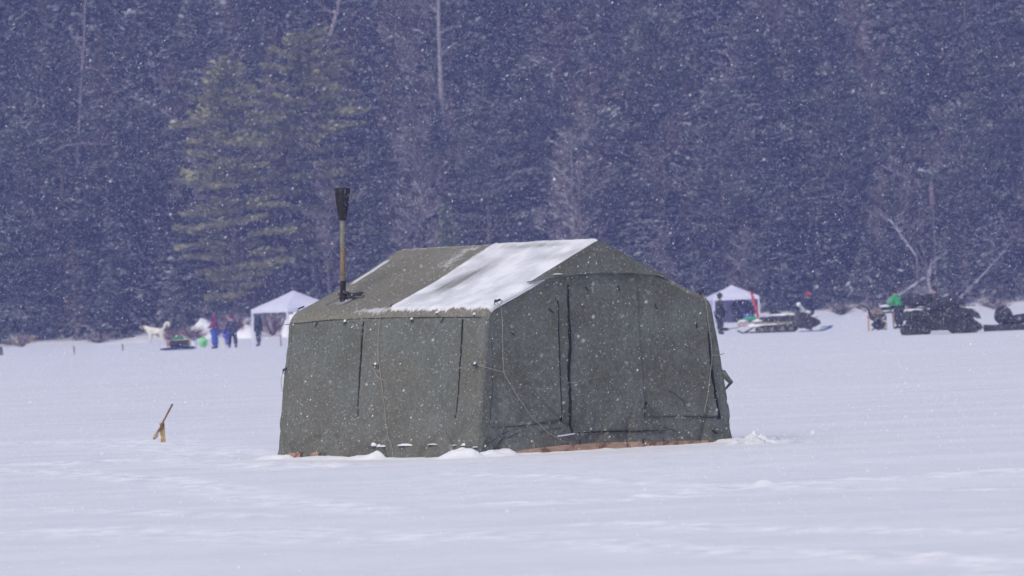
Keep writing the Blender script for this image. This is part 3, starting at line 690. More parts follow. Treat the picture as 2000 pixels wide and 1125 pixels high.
# dug snow heap to the right of the tent
c = ground_at(1488, 866); gx_, gy_ = np.meshgrid(np.linspace(-.5, .95, 90), np.linspace(-.55, .55, 50))
hz_ = .072 * np.exp(-((gx_ / .2) ** 2)) + .085 * np.exp(-(((gx_ + .2) / .22) ** 2)) + .05 * np.exp(-(((gx_ - .35) / .35) ** 2))
hz_ = hz_ * np.exp(-(gy_ / .26) ** 2) * (.1 + 1.7 * fbm(gx_ * 11, gy_ * 11, 61, 5, .65)) - .008
tag(obj("snow_pile", np_mesh("snow_pile", np.stack([gx_ + c.x, gy_ + c.y, hz_ + terrain((gx_ + c.x).ravel(), (gy_ + c.y).ravel()).reshape(gx_.shape)], -1).reshape(-1, 3), grid_faces(*gx_.shape), M['roof_snow'], smooth=True)),
    "small crumbly heap of dug snow beside the tent's right corner", "snow pile")

# ------------------------------------------------------------------ wooden tip-up stand left of the tent
c = ground_at(319, 865); YT = c.y
tip = thing("tip_up", "small wooden stake with a tilted stick lashed on top in the snow", "fishing stand", c)
q = lambda px, py, dy=0: at(px, py, YT + dy) - c
b = MB()
P0, P1 = q(319.5, 870), q(316, 826); d = (P1 - P0).normalized(); R = Matrix((Vector((1, 0, 0)), Vector((0, 1, 0)), d)).transposed()
b.box((P0 + P1) / 2, (.075, .028, (P1 - P0).length), R); b.build("stake", M['wood'], tip)
b = MB(); b.tube([q(300, 858, -.03), q(304, 851, -.03), q(314, 834, -.03), q(318, 825, -.03), q(328, 806, -.03), q(337, 789, -.03)], [.018, .02, .019, .016, .015, .016], 9); st = b.build("stick", M['bark_brown'], tip)
b = MB(); b.tube([q(302, 856, -.045), q(306, 851, -.045), q(308, 844, -.045)], [.022, .024, .012], 7); b.build("handle", M['wood'], st)
b = MB()
for i in range(4): b.tube([q(316.5 - 3.5, 829 + i * 1.6, -.055), q(316.5 + .5, 832.5 + i * 1.4, -.06), q(317 + 3.6, 827 + i * 1.6, -.02), q(316, 828 + i * 1.6, .03)], .006, 5)
b.build("lashing", M['bark_brown'], tip)
# ------------------------------------------------------------------ trees
def sprays(C, D, L, W_, tilt, rng):
    """leaf-sized diamond faces: centres C, main directions D, half lengths L, half widths W_"""
    n = len(C); D = D / (np.linalg.norm(D, axis=1)[:, None] + 1e-9)
    up = np.tile([0, 0, 1.0], (n, 1)) + tilt * rng.normal(size=(n, 3)); S = np.cross(D, up); S /= np.linalg.norm(S, axis=1)[:, None] + 1e-9
    L = L[:, None]; W_ = W_[:, None]
    V = np.stack([C - D * L, C + S * W_ - D * L * .1, C + D * L, C - S * W_ + D * L * .15], 1).reshape(-1, 3)
    return V, np.arange(4 * n).reshape(-1, 4)
def crown_mesh(name, seed, H, R, gap=.44, per=18, leaf=.215, snow=.35, base=.07, droop=.35, power=.85, mats=None, rag=.5, step=.34, flat=.5, up=0.0):
    rng = np.random.default_rng(seed); Cs = []; Ds = []; Sn = []
    z = H * base
    while z < H * .985:
        f = (z / H - base) / (1 - base); Rz = R * ((1 - f) ** power) * (1 if f > .12 else .75 + 2 * f) + .08
        nb = max(3, int(per * (.6 + .6 * rng.random())))
        for b_ in range(nb):
            a = rng.random() * 2 * np.pi; Lb = Rz * (1 - rag + rag * 1.5 * rng.random()); dr = droop * (1 - .8 * f) * (.6 + .8 * rng.random()) - up
            zz = z + gap * .35 * (rng.random() - .5)
            m_ = max(2, int(Lb / step)); t = (np.arange(m_) + rng.random(m_) * .8 + .25) / m_ * Lb
            px_ = np.cos(a) * t; py_ = np.sin(a) * t; pz_ = zz - dr * t + .10 * dr * t * t / max(Lb, .3) * 2
            for s_ in (-1, 0, 1):
                off = (.10 + .22 * (1 - t / Lb * .7)) * s_ * (.5 + rng.random(m_)) * min(1, Lb)
                C = np.stack([px_ - np.sin(a) * off, py_ + np.cos(a) * off, pz_ - .04 * abs(s_) + .05 * rng.normal(size=m_)], 1)
                aa = a + s_ * .7 + .35 * rng.normal(size=m_)
                Dd = np.stack([np.cos(aa), np.sin(aa), -dr * .8 - .25 * rng.random(m_)], 1)
                Cs.append(C); Ds.append(Dd)
        z += gap * (.7 + .6 * rng.random()) * (1 if f < .8 else .7)
    C = np.concatenate(Cs); Dd = np.concatenate(Ds); n = len(C)
    L = leaf * (.6 + .8 * rng.random(n)); W_ = L * (.38 + .3 * rng.random(n))
    V1, F1 = sprays(C, Dd, L, W_, flat, rng)
    # snow: patches of branches carry it, so it comes in clumps
    cl = vnoise(C[:, 0] * .55 + seed, C[:, 2] * .8 + C[:, 1] * .5, seed); k = rng.random(n) < snow * 1.5 * sstep(.46, .66, cl)
    Dk = Dd[k].copy(); Dk[:, 2] *= .5
    V2, F2 = sprays(C[k] + [0, 0, .035], Dk, L[k] * .85, W_[k] * .9, .25, rng)
    V = np.concatenate([V1, V2]); Fq = np.concatenate([F1, F2 + len(V1)])
    return np_mesh(name, V, Fq, mats, np.concatenate([np.zeros(len(F1), int), np.ones(len(F2), int)]))
def trunk_mesh(name, H, r, m, seed=0, lean=0.0):
    b = MB(); rn = random.Random(seed); k = 9
    b.tube([(lean * H * (i / k) ** 2 + .04 * rn.uniform(-1, 1), .04 * rn.uniform(-1, 1), H * i / k - (.5 if i == 0 else 0)) for i in range(k + 1)], [max(.012, r * (1 - .93 * i / k)) for i in range(k + 1)], 8)
    o = b.build(name, m); me = o.data; bpy.data.objects.remove(o); return me
def bare_mesh(name, seed, H, spread=1.0, twigs=True, mats=None, snow=.3, start=.25, thick=.11, thin=.010):
    """branches of a leafless tree: 3-sided tapered sticks, some carrying snow"""
    rn = random.Random(seed); segs = []
    def grow(p, d, L, r, lev):
        k = 3; q = Vector(p); dd = Vector(d)
        for i in range(k):
            nd = (dd + Vector((rn.uniform(-1, 1), rn.uniform(-1, 1), rn.uniform(-.3, .7))) * .22).normalized()
            q2 = q + nd * L / k; r2 = r * (1 - .25 * (i + 1)); segs.append((q.copy(), q2.copy(), r * (1 - .25 * i), max(thin, r2))); q = q2; dd = nd
            if lev > 0:
                for _ in range(3 if lev > 1 else 4):
                    s = nd.orthogonal().normalized(); s.rotate(Matrix.Rotation(rn.uniform(0, 6.28), 3, nd))
                    grow(q - nd * L / k * rn.random(), (nd * .75 + s * rn.uniform(.5, .9) + Vector((0, 0, .25))).normalized(), L * rn.uniform(.42, .62), max(thin, r2 * .55), lev - 1)
    n = 13
    for i in range(n):
        f = start + (1 - start) * (i + rn.random() * .8) / n; a = rn.uniform(0, 6.28)
        L = H * .26 * spread * (1.15 - f) + .5
        grow(Vector((0, 0, H * min(f, .97))), Vector((math.cos(a), math.sin(a), rn.uniform(.35, 1.1))).normalized(), L, thick * (1.1 - f) * .45, 2 if twigs else 1)
    V = []; F_ = []; mi = []
    for (p, q, r, r2) in segs:
        d = (q - p).normalized(); a = d.orthogonal().normalized(); b = d.cross(a); o = len(V)
        for (c, rr) in ((p, r), (q, r2)):
            for k in range(3): an = 2.094 * k; V.append(c + (a * math.cos(an) + b * math.sin(an)) * rr)
        for k in range(3): F_.append((o + k, o + (k + 1) % 3, o + 3 + (k + 1) % 3, o + 3 + k)); mi.append(0)
        if rn.random() < snow and abs(d.z) < .8:
            s = Vector((-d.y, d.x, 0)); s.normalize(); w_ = max(.022, r * .9); o = len(V)
            V += [p + s * w_ + Vector((0, 0, r * .8)), q + s * w_ + Vector((0, 0, r2 * .8)), q - s * w_ + Vector((0, 0, r2 + .03)), p - s * w_ + Vector((0, 0, r + .03))]; F_.append((o, o + 1, o + 2, o + 3)); mi.append(1)
    return np_mesh(name, np.array([tuple(v) for v in V]), np.array(F_), mats, mi)
SPR = []
for i in range(7):
    H = [11, 13.5, 9, 15, 12, 10, 7][i]; R = [2.8, 3.1, 2.4, 3.2, 2.2, 3.2, 2.1][i]
    SPR.append((H, crown_mesh("crown", 900 + i, H, R, snow=[.35, .6, .85, .4, .7, 1.0, .7][i], droop=[.35, .5, .3, .45, .55, .3, .35][i], power=[.8, .9, .75, 1, .7, .8, .8][i], mats=[M['spruce'], M['frost']]), trunk_mesh("trunk", H, .12, M['bark'], i)))
LAR = []
for i in range(3):
    H = [12, 14, 10][i]
    LAR.append((H, crown_mesh("crown", 950 + i, H, 1.9, gap=.4, per=6, leaf=.2, snow=.35, droop=.15, power=.75, mats=[M['larch'], M['frost']], rag=.6, base=.15, flat=.9), trunk_mesh("trunk", H, .15, M['bark'], 20 + i)))
BARE = []
for i in range(4):
    H = [12, 14, 10, 11][i]
    BARE.append((H, bare_mesh("branches", 970 + i, H, [.9, .8, 1.1, 1.0][i], mats=[M['twig'], M['frost']], snow=[.2, .3, .45, .3][i]), trunk_mesh("trunk", H, .13, M['bark'], 30 + i, .02)))
def plant(kind, x, y, src, sc, rz, label, cat, group, z=None, pname="crown"):
    H, cm, tm = src
    t = thing(kind, label, cat, (x, y, (tz(x, y) if z is None else z) - .15), rz, group, sc)
    obj("trunk", tm, t); obj(pname, cm, t); return t
# big pines with long flat yellow-green boughs
def pine_mesh(seed, H, R, prof, mk='pine_needles', fr=.05):
    rng = np.random.default_rng(seed); Cs = []; Ds = []; bm_ = MB()
    z = H * .14
    while z < H * .99:
        f = z / H; Rz = R * np.interp(f, prof[0], prof[1])
        for b_ in range(rng.integers(4, 7)):
            a = rng.random() * 2 * np.pi; Lb = Rz * (.55 + .55 * rng.random()); el = .10 + .5 * f * rng.random(); zz = z + .3 * rng.normal()
            m_ = max(3, int(Lb / .2)); t = np.linspace(.28 if f < .8 else .05, 1, m_) * Lb
            cz = zz + el * t - .16 * t * t / max(Lb, 1) + .22 * (t / Lb) ** 3
            pts = [(math.cos(a) * s, math.sin(a) * s, zz + el * s - .16 * s * s / max(Lb, 1) + .22 * (s / Lb) ** 3) for s in np.linspace(0, Lb, 5)]
            bm_.tube(pts, [.05, .04, .03, .02, .01], 4, cap=False)
            for rep in range(9):
                sp = (.20 + .30 * np.sin(np.pi * t / Lb)) * rng.normal(size=m_) * 1.1
                C = np.stack([np.cos(a) * t - np.sin(a) * sp, np.sin(a) * t + np.cos(a) * sp, cz + .10 + .09 * rng.normal(size=m_)], 1)
                aa = a + np.sign(sp) * .5 + .5 * rng.normal(size=m_)
                Cs.append(C); Ds.append(np.stack([np.cos(aa), np.sin(aa), .15 + .4 * rng.random(m_)], 1))
        z += .75 if f < .85 else .4
    C = np.concatenate(Cs); Dd = np.concatenate(Ds); n = len(C); L = (.19 if fr > .1 else .22) * (.6 + .8 * rng.random(n))
    V1, F1 = sprays(C, Dd, L, L * .5, .8, rng); k = rng.random(n) < fr * 2.2 * (vnoise(C[:, 0] * .7 + seed, C[:, 2] * .9, seed) if fr > .1 else .45 + 0 * L)
    V2, F2 = sprays(C[k] + [0, 0, .05], Dd[k], L[k], L[k] * .5, .3, rng)
    cm = np_mesh("crown", np.concatenate([V1, V2]), np.concatenate([F1, F2 + len(V1)]), [M[mk], M['frost' if fr > .1 else 'snow']], np.concatenate([np.zeros(len(F1), int), np.ones(len(F2), int)]))
    o = bm_.build("limbs", M['bark']); lm = o.data; bpy.data.objects.remove(o); return cm, lm
def tree_at(px, y, z0=None):
    p = at(px, 600, y); x = p.x; return x, y
SKIP = []
def px_of(x, y): return 1000 + x * FPX / y
for (px, y, top, R, seed, prof, lab) in [
    (462, 413, 128, 4.4, 41, ([0, .2, .35, .55, .66, .8, .9, 1], [.35, .7, .95, .85, 1.0, .8, .45, .18]), "tall yellow-green pine with tiered flat boughs, nearest the shore left of the stovepipe"),
    (618, 419, 70, 4.3, 43, ([0, .2, .4, .6, .75, .9, 1], [.3, .5, .8, 1, .9, .6, .2]), "taller paler yellow-green pine just behind and right of the nearest one")]:
    x, y = tree_at(px, y); z = tz(x, y) - .2
    # height so that the tip lands at the right pixel
    H = (at(px, top, y).z - z); cm, lm = pine_mesh(seed, H, R, prof)
    t = thing("pine_tree", lab, "pine tree", (x, y, z)); obj("trunk", trunk_mesh("trunk", H, .26, M['bark'], seed), t); obj("crown", cm, t); obj("limbs", lm, t)
    SKIP.append((x, y, 3.4))
# small bright green spruce behind the tent roof
x, y = tree_at(878, 408); z = tz(x, y) - .1; H = at(878, 388, y).z - z
t = thing("spruce_tree", "small bright green spruce standing alone behind the tent ridge", "spruce tree", (x, y, z)); obj("trunk", trunk_mesh("trunk", H, .11, M['bark'], 3), t)
obj("crown", crown_mesh("crown", 990, H, 1.5, gap=.27, per=11, leaf=.24, snow=.12, droop=.2, power=.8, mats=[M['young_green'], M['snow']]), t); SKIP.append((x, y, 2.6))
# pale birch trunk high on the slope
def stick_tree(name, lab, cat, pts, Y, r, m, seed, branches=True):
    P = [at(px, py, Y) for px, py in pts]; base = P[0].copy(); base.z = min(base.z, tz(base.x, base.y)) - .1
    t = thing(name, lab, cat, base); b = MB(); b.tube([p - base for p in P], [max(.02, r * (1 - .75 * i / len(P))) for i in range(len(P))], 8); b.build("trunk", m, t)
    if (P[0] - base).length > .3: b = MB(); b.tube([Vector((0, 0, 0)), P[0] - base], [min(r, .05)] * 2, 6); b.build("lower_trunk", M['bark'], t)
    if branches:
        rn = random.Random(seed); b = MB()
        for i in range(16):
            k = rn.uniform(.25, 1) * (len(P) - 1); a, c = P[int(k)], P[min(int(k) + 1, len(P) - 1)]; q = a.lerp(c, k % 1) - base
            d = Vector((rn.uniform(-1, 1), rn.uniform(-.6, .6), rn.uniform(.1, .8))).normalized(); L_ = rn.uniform(.8, 2.4)
            b.tube([q, q + d * L_ * .5 + Vector((0, 0, .1)), q + d * L_ + Vector((0, 0, rn.uniform(-.1, .5)))], [r * .3, r * .18, .012], 4)
        b.build("crown", m, t)
    return t
stick_tree("birch_tree", "pale straight birch trunk high on the slope above the stovepipe", "birch tree", [(866, 420), (865, 280), (861, 160), (857, 60), (855, -60)], 424, .24, M['paper_bark'], 1)
stick_tree("birch_tree", "thin pale birch trunk at the upper left of the forest", "birch tree", [(150, 330), (157, 180), (164, 80), (168, -40)], 430, .10, M['paper_bark'], 2)
stick_tree("birch_tree", "short pale leaning trunk at the top edge above the stovepipe", "birch tree", [(645, 70), (657, 25), (672, -30)], 428, .15, M['paper_bark'], 3)
stick_tree("birch_tree", "slim pale trunk rising just behind the tent's ridge end", "birch tree", [(1120, 500), (1118, 400), (1117, 340), (1115, 250)], 416, .07, M['paper_bark'], 6)
stick_tree("fallen_branch", "pale arched branch drooping among the spruces at far left", "branch", [(75, 325), (95, 300), (130, 284), (170, 279), (215, 282)], 417, .06, M['paper_bark'], 4, False)
stick_tree("fallen_log", "snow-covered fallen trunk slanting up behind the green-jacketed person", "fallen log", [(1732, 590), (1752, 578), (1780, 560), (1808, 541)], 404, .13, M['snowy_bark'], 5, False)
stick_tree("dead_tree", "snow-dusted dead trunk leaning over the tracked vehicle's right side", "dead tree", [(1868, 588), (1890, 567), (1930, 525), (1965, 488)], 409, .07, M['snowy_bark'], 7, True)
stick_tree("bare_tree", "crooked snow-plastered trunk between the slanting logs at lower right", "bare tree", [(1822, 590), (1812, 545), (1818, 515), (1850, 492)], 408, .08, M['snowy_bark'], 8, True)
stick_tree("bare_tree", "snow-plastered leaning tree forking above the lower right shore", "bare tree", [(1790, 500), (1760, 460), (1738, 428)], 410, .08, M['snowy_bark'], 9, True)
stick_tree("dead_stub", "short broken stub thickly plastered with snow on the right slope", "tree stub", [(1822, 400), (1820, 380), (1818, 355)], 410, .20, M['twig'], 10, False)
# frosted pines with long boughs among the spruces
FP = []
for i, (H, R) in enumerate(((14, 4.2), (12, 3.6), (16, 4.6))):
    FP.append((H, *pine_mesh(60 + i, H, R, ([0, .2, .4, .6, .8, 1], [.5, .9, 1, .85, .6, .15]), 'pine_grey', .32), trunk_mesh("trunk", H, .22, M['bark'], 60 + i)))
rn = random.Random(17)
for i, (px, y) in enumerate([(60, 416), (215, 420), (130, 431), (300, 428), (760, 421), (960, 417), (1060, 430), (1180, 419), (1300, 426), (1420, 417), (1530, 424), (1660, 418), (1770, 427), (1890, 416), (1965, 424), (900, 436), (1480, 438), (1240, 440), (420, 436), (30, 438), (1860, 440), (1620, 436)]):
    x, y = tree_at(px, y); H, cm, lm, tm = FP[i % 3]; z = tz(x, y) - .2
    t = thing("pine_tree", "grey-green pine with long flat snow-dusted boughs on the wooded hillside", "pine tree", (x, y, z), rn.uniform(0, 6.28), "frosted pines standing among the forest spruces", rn.uniform(.8, 1.1))
    obj("trunk", tm, t); obj("crown", cm, t); obj("limbs", lm, t); SKIP.append((x, y, 1.8))
# the forest itself
G_S = "snow-dusted spruces of the dark hillside forest"; G_L = "brownish larches scattered in the forest"; G_B = "leafless trees with pinkish twigs in the forest"
LAB_S = ["dark blue-green spruce lightly dusted with snow on the wooded hillside", "tall dark spruce with drooping snow-dusted boughs on the wooded hillside", "spruce thickly plastered with snow on the wooded hillside", "tall narrow dark spruce on the wooded hillside", "narrow drooping spruce with snowy boughs on the wooded hillside", "broad bushy spruce heavy with snow on the wooded hillside", "short young snowy spruce among the taller trees"]
rn = random.Random(5); placed = []
y = 411.0; nrow = 0; count = 0
while y < 462:
    gapx = 3.3 + .2 * nrow; half = y * 1060 / FPX + 2; x = -half + rn.random() * gapx
    while x < half:
        X = x + rn.uniform(-.9, .9); Y = y + rn.uniform(-1.6, 1.6); Y = max(Y, shore(np.array([X]))[0] + 1.2); x += gapx
        if any((X - a) ** 2 + ((Y - b) * .6) ** 2 < c * c for a, b, c in SKIP): continue
        u = px_of(X, Y); r = rn.random()
        pb = .14; plr = .08
        if 680 < u < 920: pb = .55; plr = .1
        elif 1080 < u < 1350: pb = .2; plr = .3
        elif 1600 < u < 1950 and nrow < 2: pb = .4
        elif 330 < u < 680 and nrow == 0: pb = .3; plr = .3
        elif u < 300: pb = .08; plr = .04
        fs = rn.uniform(.75, 1.2) * (.62 if nrow == 0 else .85 if nrow == 1 else 1.0)
        if r < pb: plant("bare_tree", X, Y, rn.choice(BARE), fs, rn.uniform(0, 6.28), "leafless tree with fine pinkish-grey twigs on the wooded hillside", "bare tree", G_B, pname="branches")
        elif r < pb + plr: plant("larch_tree", X, Y, rn.choice(LAR), fs, rn.uniform(0, 6.28), "brownish sparse larch on the wooded hillside", "larch tree", G_L)
        else:
            i = rn.choice([0, 1, 2, 3, 4, 5, 5, 2, 6] if u > 1200 or u < 500 else [0, 1, 3, 4, 2, 6])
            plant("spruce_tree", X, Y, SPR[i], fs, rn.uniform(0, 6.28), LAB_S[i], "spruce tree", G_S)
        count += 1
    y += 3.4 + .35 * nrow; nrow += 1
print("TREES", count, "rows", nrow)
# far wood up the slope: one mass
def far_wood():
    rng = np.random.default_rng(77); Vs = []; Fs_ = []; ms = []; o = 0
    for i in range(520):
        if i < 300: X = rng.uniform(-58, 58); Y = rng.uniform(463, 500)
        else: X = rng.uniform(44, 120) * rng.choice([-1, 1]); Y = rng.uniform(415, 480)
        n = 260; H = rng.uniform(8, 14); f = rng.random(n) ** .8; R = 2.2 * (1 - f) + .2; a = rng.random(n) * 6.283; r_ = R * np.sqrt(rng.random(n))
        C = np.stack([X + np.cos(a) * r_, Y + np.sin(a) * r_, float(terrain(np.array([X]), np.array([Y]))[0]) + .6 + f * H], 1)
        V, Fq = sprays(C, np.stack([np.cos(a), np.sin(a), -.5 + 0 * a], 1), rng.uniform(.3, .6, n), rng.uniform(.2, .35, n), .7, rng)
        Vs.append(V); Fs_.append(Fq + o); o += len(V); ms.append((rng.random(n) < .22).astype(int))
    return np_mesh("far_wood", np.concatenate(Vs), np.concatenate(Fs_), [M['spruce'], M['frost']], np.concatenate(ms))
tag(obj("far_wood", far_wood()), "dense mass of dark snowy trees high up the hillside", "wood", kind="stuff")
# undergrowth: twiggy scrub between the trunks that nobody could count
def scrub():
    rng = np.random.default_rng(99); n = 60000
    X = rng.uniform(-50, 50, n); Y = rng.uniform(409, 470, n); Y = shore(X) + 1 + (Y - 409) ** 1.0
    cl = fbm(X * .5, Y * .5, 500, 3); h = rng.random(n) * 2.4 * np.clip(cl * 2 - .4, .1, 1.2)
    Z = terrain(X, Y) + h
    a = rng.random(n) * 6.283; D_ = np.stack([np.cos(a), np.sin(a), rng.uniform(-.2, 1.2, n)], 1)
    V, Fq = sprays(np.stack([X, Y, Z], 1), D_, rng.uniform(.15, .4, n), rng.uniform(.02, .14, n), 1.0, rng)
    r = rng.random(n); return np_mesh("undergrowth", V, Fq, [M['spruce'], M['frost'], M['twig']], np.where(r < .22, 1, np.where(r < .62, 2, 0)))
tag(obj("undergrowth", scrub()), "tangled snowy scrub between the trees", "undergrowth", kind="stuff")
# shrubs on the shore
def shrub(px, Yd, wpx, hpx, m, seed, label, snow=.15, n=70):
    p = ground_at(px, 640); Y = Yd; x = (px - 1000) * Y / FPX; z = tz(x, Y); s = Y / FPX; W_ = wpx * s / 2; Hh = hpx * s
    rng = random.Random(seed); b = MB(); V = []; F_ = []; mi = []
    t = thing("shrub", label, "shrub", (x, Y, z))
    for i in range(n):
        a = rng.uniform(0, 6.28); d = Vector((math.cos(a) * rng.uniform(.1, 1) * W_, math.sin(a) * rng.uniform(.1, 1) * W_ * .6, Hh * rng.uniform(.5, 1.05)))
        for k in range(4):
            e = d + Vector((rng.uniform(-.3, .3), rng.uniform(-.3, .3), rng.uniform(-.3, .2))); st = d * rng.uniform(.0, .5)
            u = (e - st).normalized(); sd_ = u.orthogonal().normalized() * rng.uniform(.012, .04); o = len(V)
            V += [st - sd_, st + sd_, e + sd_ * .5, e - sd_ * .5]; F_.append((o, o + 1, o + 2, o + 3)); mi.append(1 if rng.random() < snow else 0)
    obj("stems", np_mesh("stems", np.array([tuple(v) for v in V]), np.array(F_), [m, M['snow']], mi), t)
for a in [(335, 407, 60, 20, 'red_twig', 1, "low dark red shrub on the bank just right of the white dog"),
          (375, 405.5, 60, 26, 'red_twig', 2, "bushy dark red shrub behind the box on the sled"),
          (415, 408, 60, 30, 'red_twig', 3, "dark red shrub behind the person in the purple jacket"),
          (470, 406, 70, 46, 'red_twig', 4, "tall dark red shrub behind the person in the navy coat"),
          (530, 406.5, 60, 40, 'red_twig', 5, "dark red shrub seen under the white canopy"),
          (575, 407, 50, 34, 'red_twig', 6, "dark red shrub nearest the tent's left wall"),
          (40, 407, 60, 26, 'tan_twig', 7, "tan brown shrub at the left edge of the shore"),
          (190, 409, 60, 20, 'twig', 8, "low grey twiggy shrub on the shore left of the dog"),
          (1640, 400, 60, 24, 'twig', 9, "grey twiggy shrub between the snowmobile and the green-jacketed person"),
          (1940, 400, 70, 22, 'twig', 10, "grey twiggy shrub on the bank at the right edge"),
          (1705, 401, 40, 22, 'twig', 12, "grey twiggy shrub behind the loaded camp chair")]:
    shrub(*a[:4], M[a[4]], a[5], a[6])
# snow bank below the red shrubs
def bank(name, px, Y, wpx, hpx, seed, dep=1.2):
    x = (px - 1000) * Y / FPX; s = Y / FPX; W_ = wpx * s / 2; Hh = hpx * s
    a, b = np.meshgrid(np.linspace(-1, 1, 60), np.linspace(-1, 1, 24)); r = np.sqrt(a * a + b * b)
    h = Hh * np.clip(1 - r ** 2, 0, 1) ** .6 * (.6 + .8 * fbm(a * 2.5 + seed, b * 2.5, seed, 3)) - .06
    X = x + a * W_; Yy = Y + b * dep
    tag(obj(name, np_mesh(name, np.stack([X.ravel(), Yy.ravel(), (h + terrain(X.ravel(), Yy.ravel()).reshape(h.shape)).ravel()], 1), grid_faces(*a.shape), M['snow'], smooth=True)), kind="structure")
bank("snow_bank", 575, 404, 60, 46, 3); bank("snow_bank", 480, 406.5, 60, 34, 7); bank("snow_bank", 395, 407.8, 60, 34, 8); bank("snow_bank", 230, 405, 150, 5, 9); bank("snow_bank", 600, 402, 60, 18, 10)
# ------------------------------------------------------------------ people: one skinned body, clothes and hair as children
def skin_mesh(name, nodes, edges, m, parent, sub=1, root=0):
    me = bpy.data.meshes.new(name); me.from_pydata([n[0] for n in nodes], edges, []); me.materials.append(m)
    o = obj(name, me, parent); md = o.modifiers.new("skin", 'SKIN'); md.use_smooth_shade = True; md.branch_smoothing = .4
    sv = me.skin_vertices[0].data
    for i, n in enumerate(nodes):
        r = n[1]; sv[i].radius = (r, r) if not isinstance(r, tuple) else r; sv[i].use_root = (i == root)
    s = o.modifiers.new("sub", 'SUBSURF'); s.levels = sub; s.render_levels = sub
    return o
def lerp3(a, b, t): return tuple(a[i] * (1 - t) + b[i] * t for i in range(3))
def person(label, px, py, H, rz, jacket, trousers, boots, hat=None, pose='stand', hood=False, arms=None, Yoff=0.0, lean=0.0, gloves=None, headk=1.12, stance=.145):
    """local frame: facing +y, x to the person's right"""
    c = ground_at(px, py, tz(*ground_at(px, py)[:2]));
    c = ground_at(px, py, tz(c.x, c.y)); k = H / 1.75
    t = thing("person", label, "person", c, rz, scale=k)
    J = dict(pel=(0, 0, .96), wa=(0, lean * .25, 1.10), ch=(0, lean * .6, 1.30), nk=(0, lean * .9 + .01, 1.47), hb=(0, lean + .02, 1.56), hd=(0, lean + .03, 1.64), ht=(0, lean + .02, 1.725),
             hipl=(-.09, 0, .90), hipr=(.09, 0, .90), kl=(-stance, .03, .50), kr=(stance, .02, .50), al=(-stance - .01, 0, .09), ar=(stance + .01, -.02, .09), tl=(-stance - .02, .15, .04), tr=(stance + .02, .13, .04),
             sl=(-.19, lean * .85, 1.41), sr=(.19, lean * .85, 1.41))
    ar_ = arms or dict(el=(-.33, .0, 1.15), wl=(-.33, .14, .93), er=(.33, .0, 1.15), wr=(.33, .14, .93))
    J.update(ar_)
    def hand_dir(e, w_): v = Vector(w_) - Vector(e); return v.normalized()
    nodes = [(J['pel'], .13), (J['wa'], .12), (J['ch'], (.17, .12)), (J['nk'], .055), (J['hb'], .075), (J['hd'], .092), (J['ht'], .06),
             (J['sl'], .062), (J['el'], .045), (J['wl'], .03), (J['sr'], .062), (J['er'], .045), (J['wr'], .03),
             (J['hipl'], .09), (J['kl'], .06), (J['al'], .042), (J['tl'], .04), (J['hipr'], .09), (J['kr'], .06), (J['ar'], .042), (J['tr'], .04),
             ((J['hd'][0], J['hd'][1] + .105, J['hd'][2] - .02), .012)]
    E_ = [(0, 1), (1, 2), (2, 3), (3, 4), (4, 5), (5, 6), (2, 7), (7, 8), (8, 9), (2, 10), (10, 11), (11, 12), (0, 13), (13, 14), (14, 15), (15, 16), (0, 17), (17, 18), (18, 19), (19, 20), (5, 21)]
    skin_mesh("body", nodes, E_, M['skin'], t)
    jk = 1.62
    skin_mesh("jacket", [((0, J['pel'][1], .90), .155 * jk), (J['wa'], .145 * jk), (J['ch'], (.185 * jk, .14 * jk)), ((J['nk'][0], J['nk'][1], J['nk'][2] - .01), .085), (J['sl'], .125), (J['el'], .108), (lerp3(J['el'], J['wl'], .95), .080), (J['sr'], .125), (J['er'], .108), (lerp3(J['er'], J['wr'], .95), .080)],
              [(0, 1), (1, 2), (2, 3), (2, 4), (4, 5), (5, 6), (2, 7), (7, 8), (8, 9)], jacket, t)
    skin_mesh("trousers", [((0, 0, .97), .20), (J['hipl'], .155), (J['kl'], .135), (lerp3(J['kl'], J['al'], .85), .115), (J['hipr'], .155), (J['kr'], .135), (lerp3(J['kr'], J['ar'], .85), .115)], [(0, 1), (1, 2), (2, 3), (0, 4), (4, 5), (5, 6)], trousers, t)
    for a, b_, kn in (('al', 'tl', 'kl'), ('ar', 'tr', 'kr')):
        skin_mesh("boot", [(lerp3(J[a], J[kn], .25), .088), ((J[a][0], J[a][1] - .01, .08), .075), (J[b_], .066)], [(0, 1), (1, 2)], boots, t)
    gm = gloves or boots
    for e, w_ in (('el', 'wl'), ('er', 'wr')):
        d = hand_dir(J[e], J[w_]); sidev = d.cross(Vector((0, 0, 1))); sidev = sidev.normalized() if sidev.length > .1 else Vector((1, 0, 0)); W0 = Vector(J[w_]); fw = d.cross(sidev)
        b = MB(); b.tube([W0 - d * .02, W0 + d * .04, W0 + d * .085], [.035, .045, .036], 8)
        for i, Lf in enumerate((.062, .075, .07, .055)):
            o_ = sidev * (i - 1.5) * .022; b.tube([W0 + d * .075 + o_, W0 + d * (.075 + Lf * .55) + o_ - fw * .008, W0 + d * (.075 + Lf * .9) + o_ - fw * .028], [.014, .013, .011], 6)
        b.tube([W0 + d * .02 + sidev * .035, W0 + d * .055 + sidev * .062, W0 + d * .085 + sidev * .064 - fw * .01], [.016, .014, .012], 6); b.build("glove", gm, t)
    hd = Vector(J['hd'])
    b = MB()
    for s in (-1, 1): b.ball(hd + Vector((s * .034, .088, .012)), .011, nu=6, nv=4)
    b.build("eyes", M['eye'], t)
    b = MB(); b.tube([hd + Vector((-.028, .085, -.055)), hd + Vector((0, .096, -.058)), hd + Vector((.028, .085, -.055))], .007, 5); b.build("mouth", cmat('lips', (.35, .15, .13)), t)
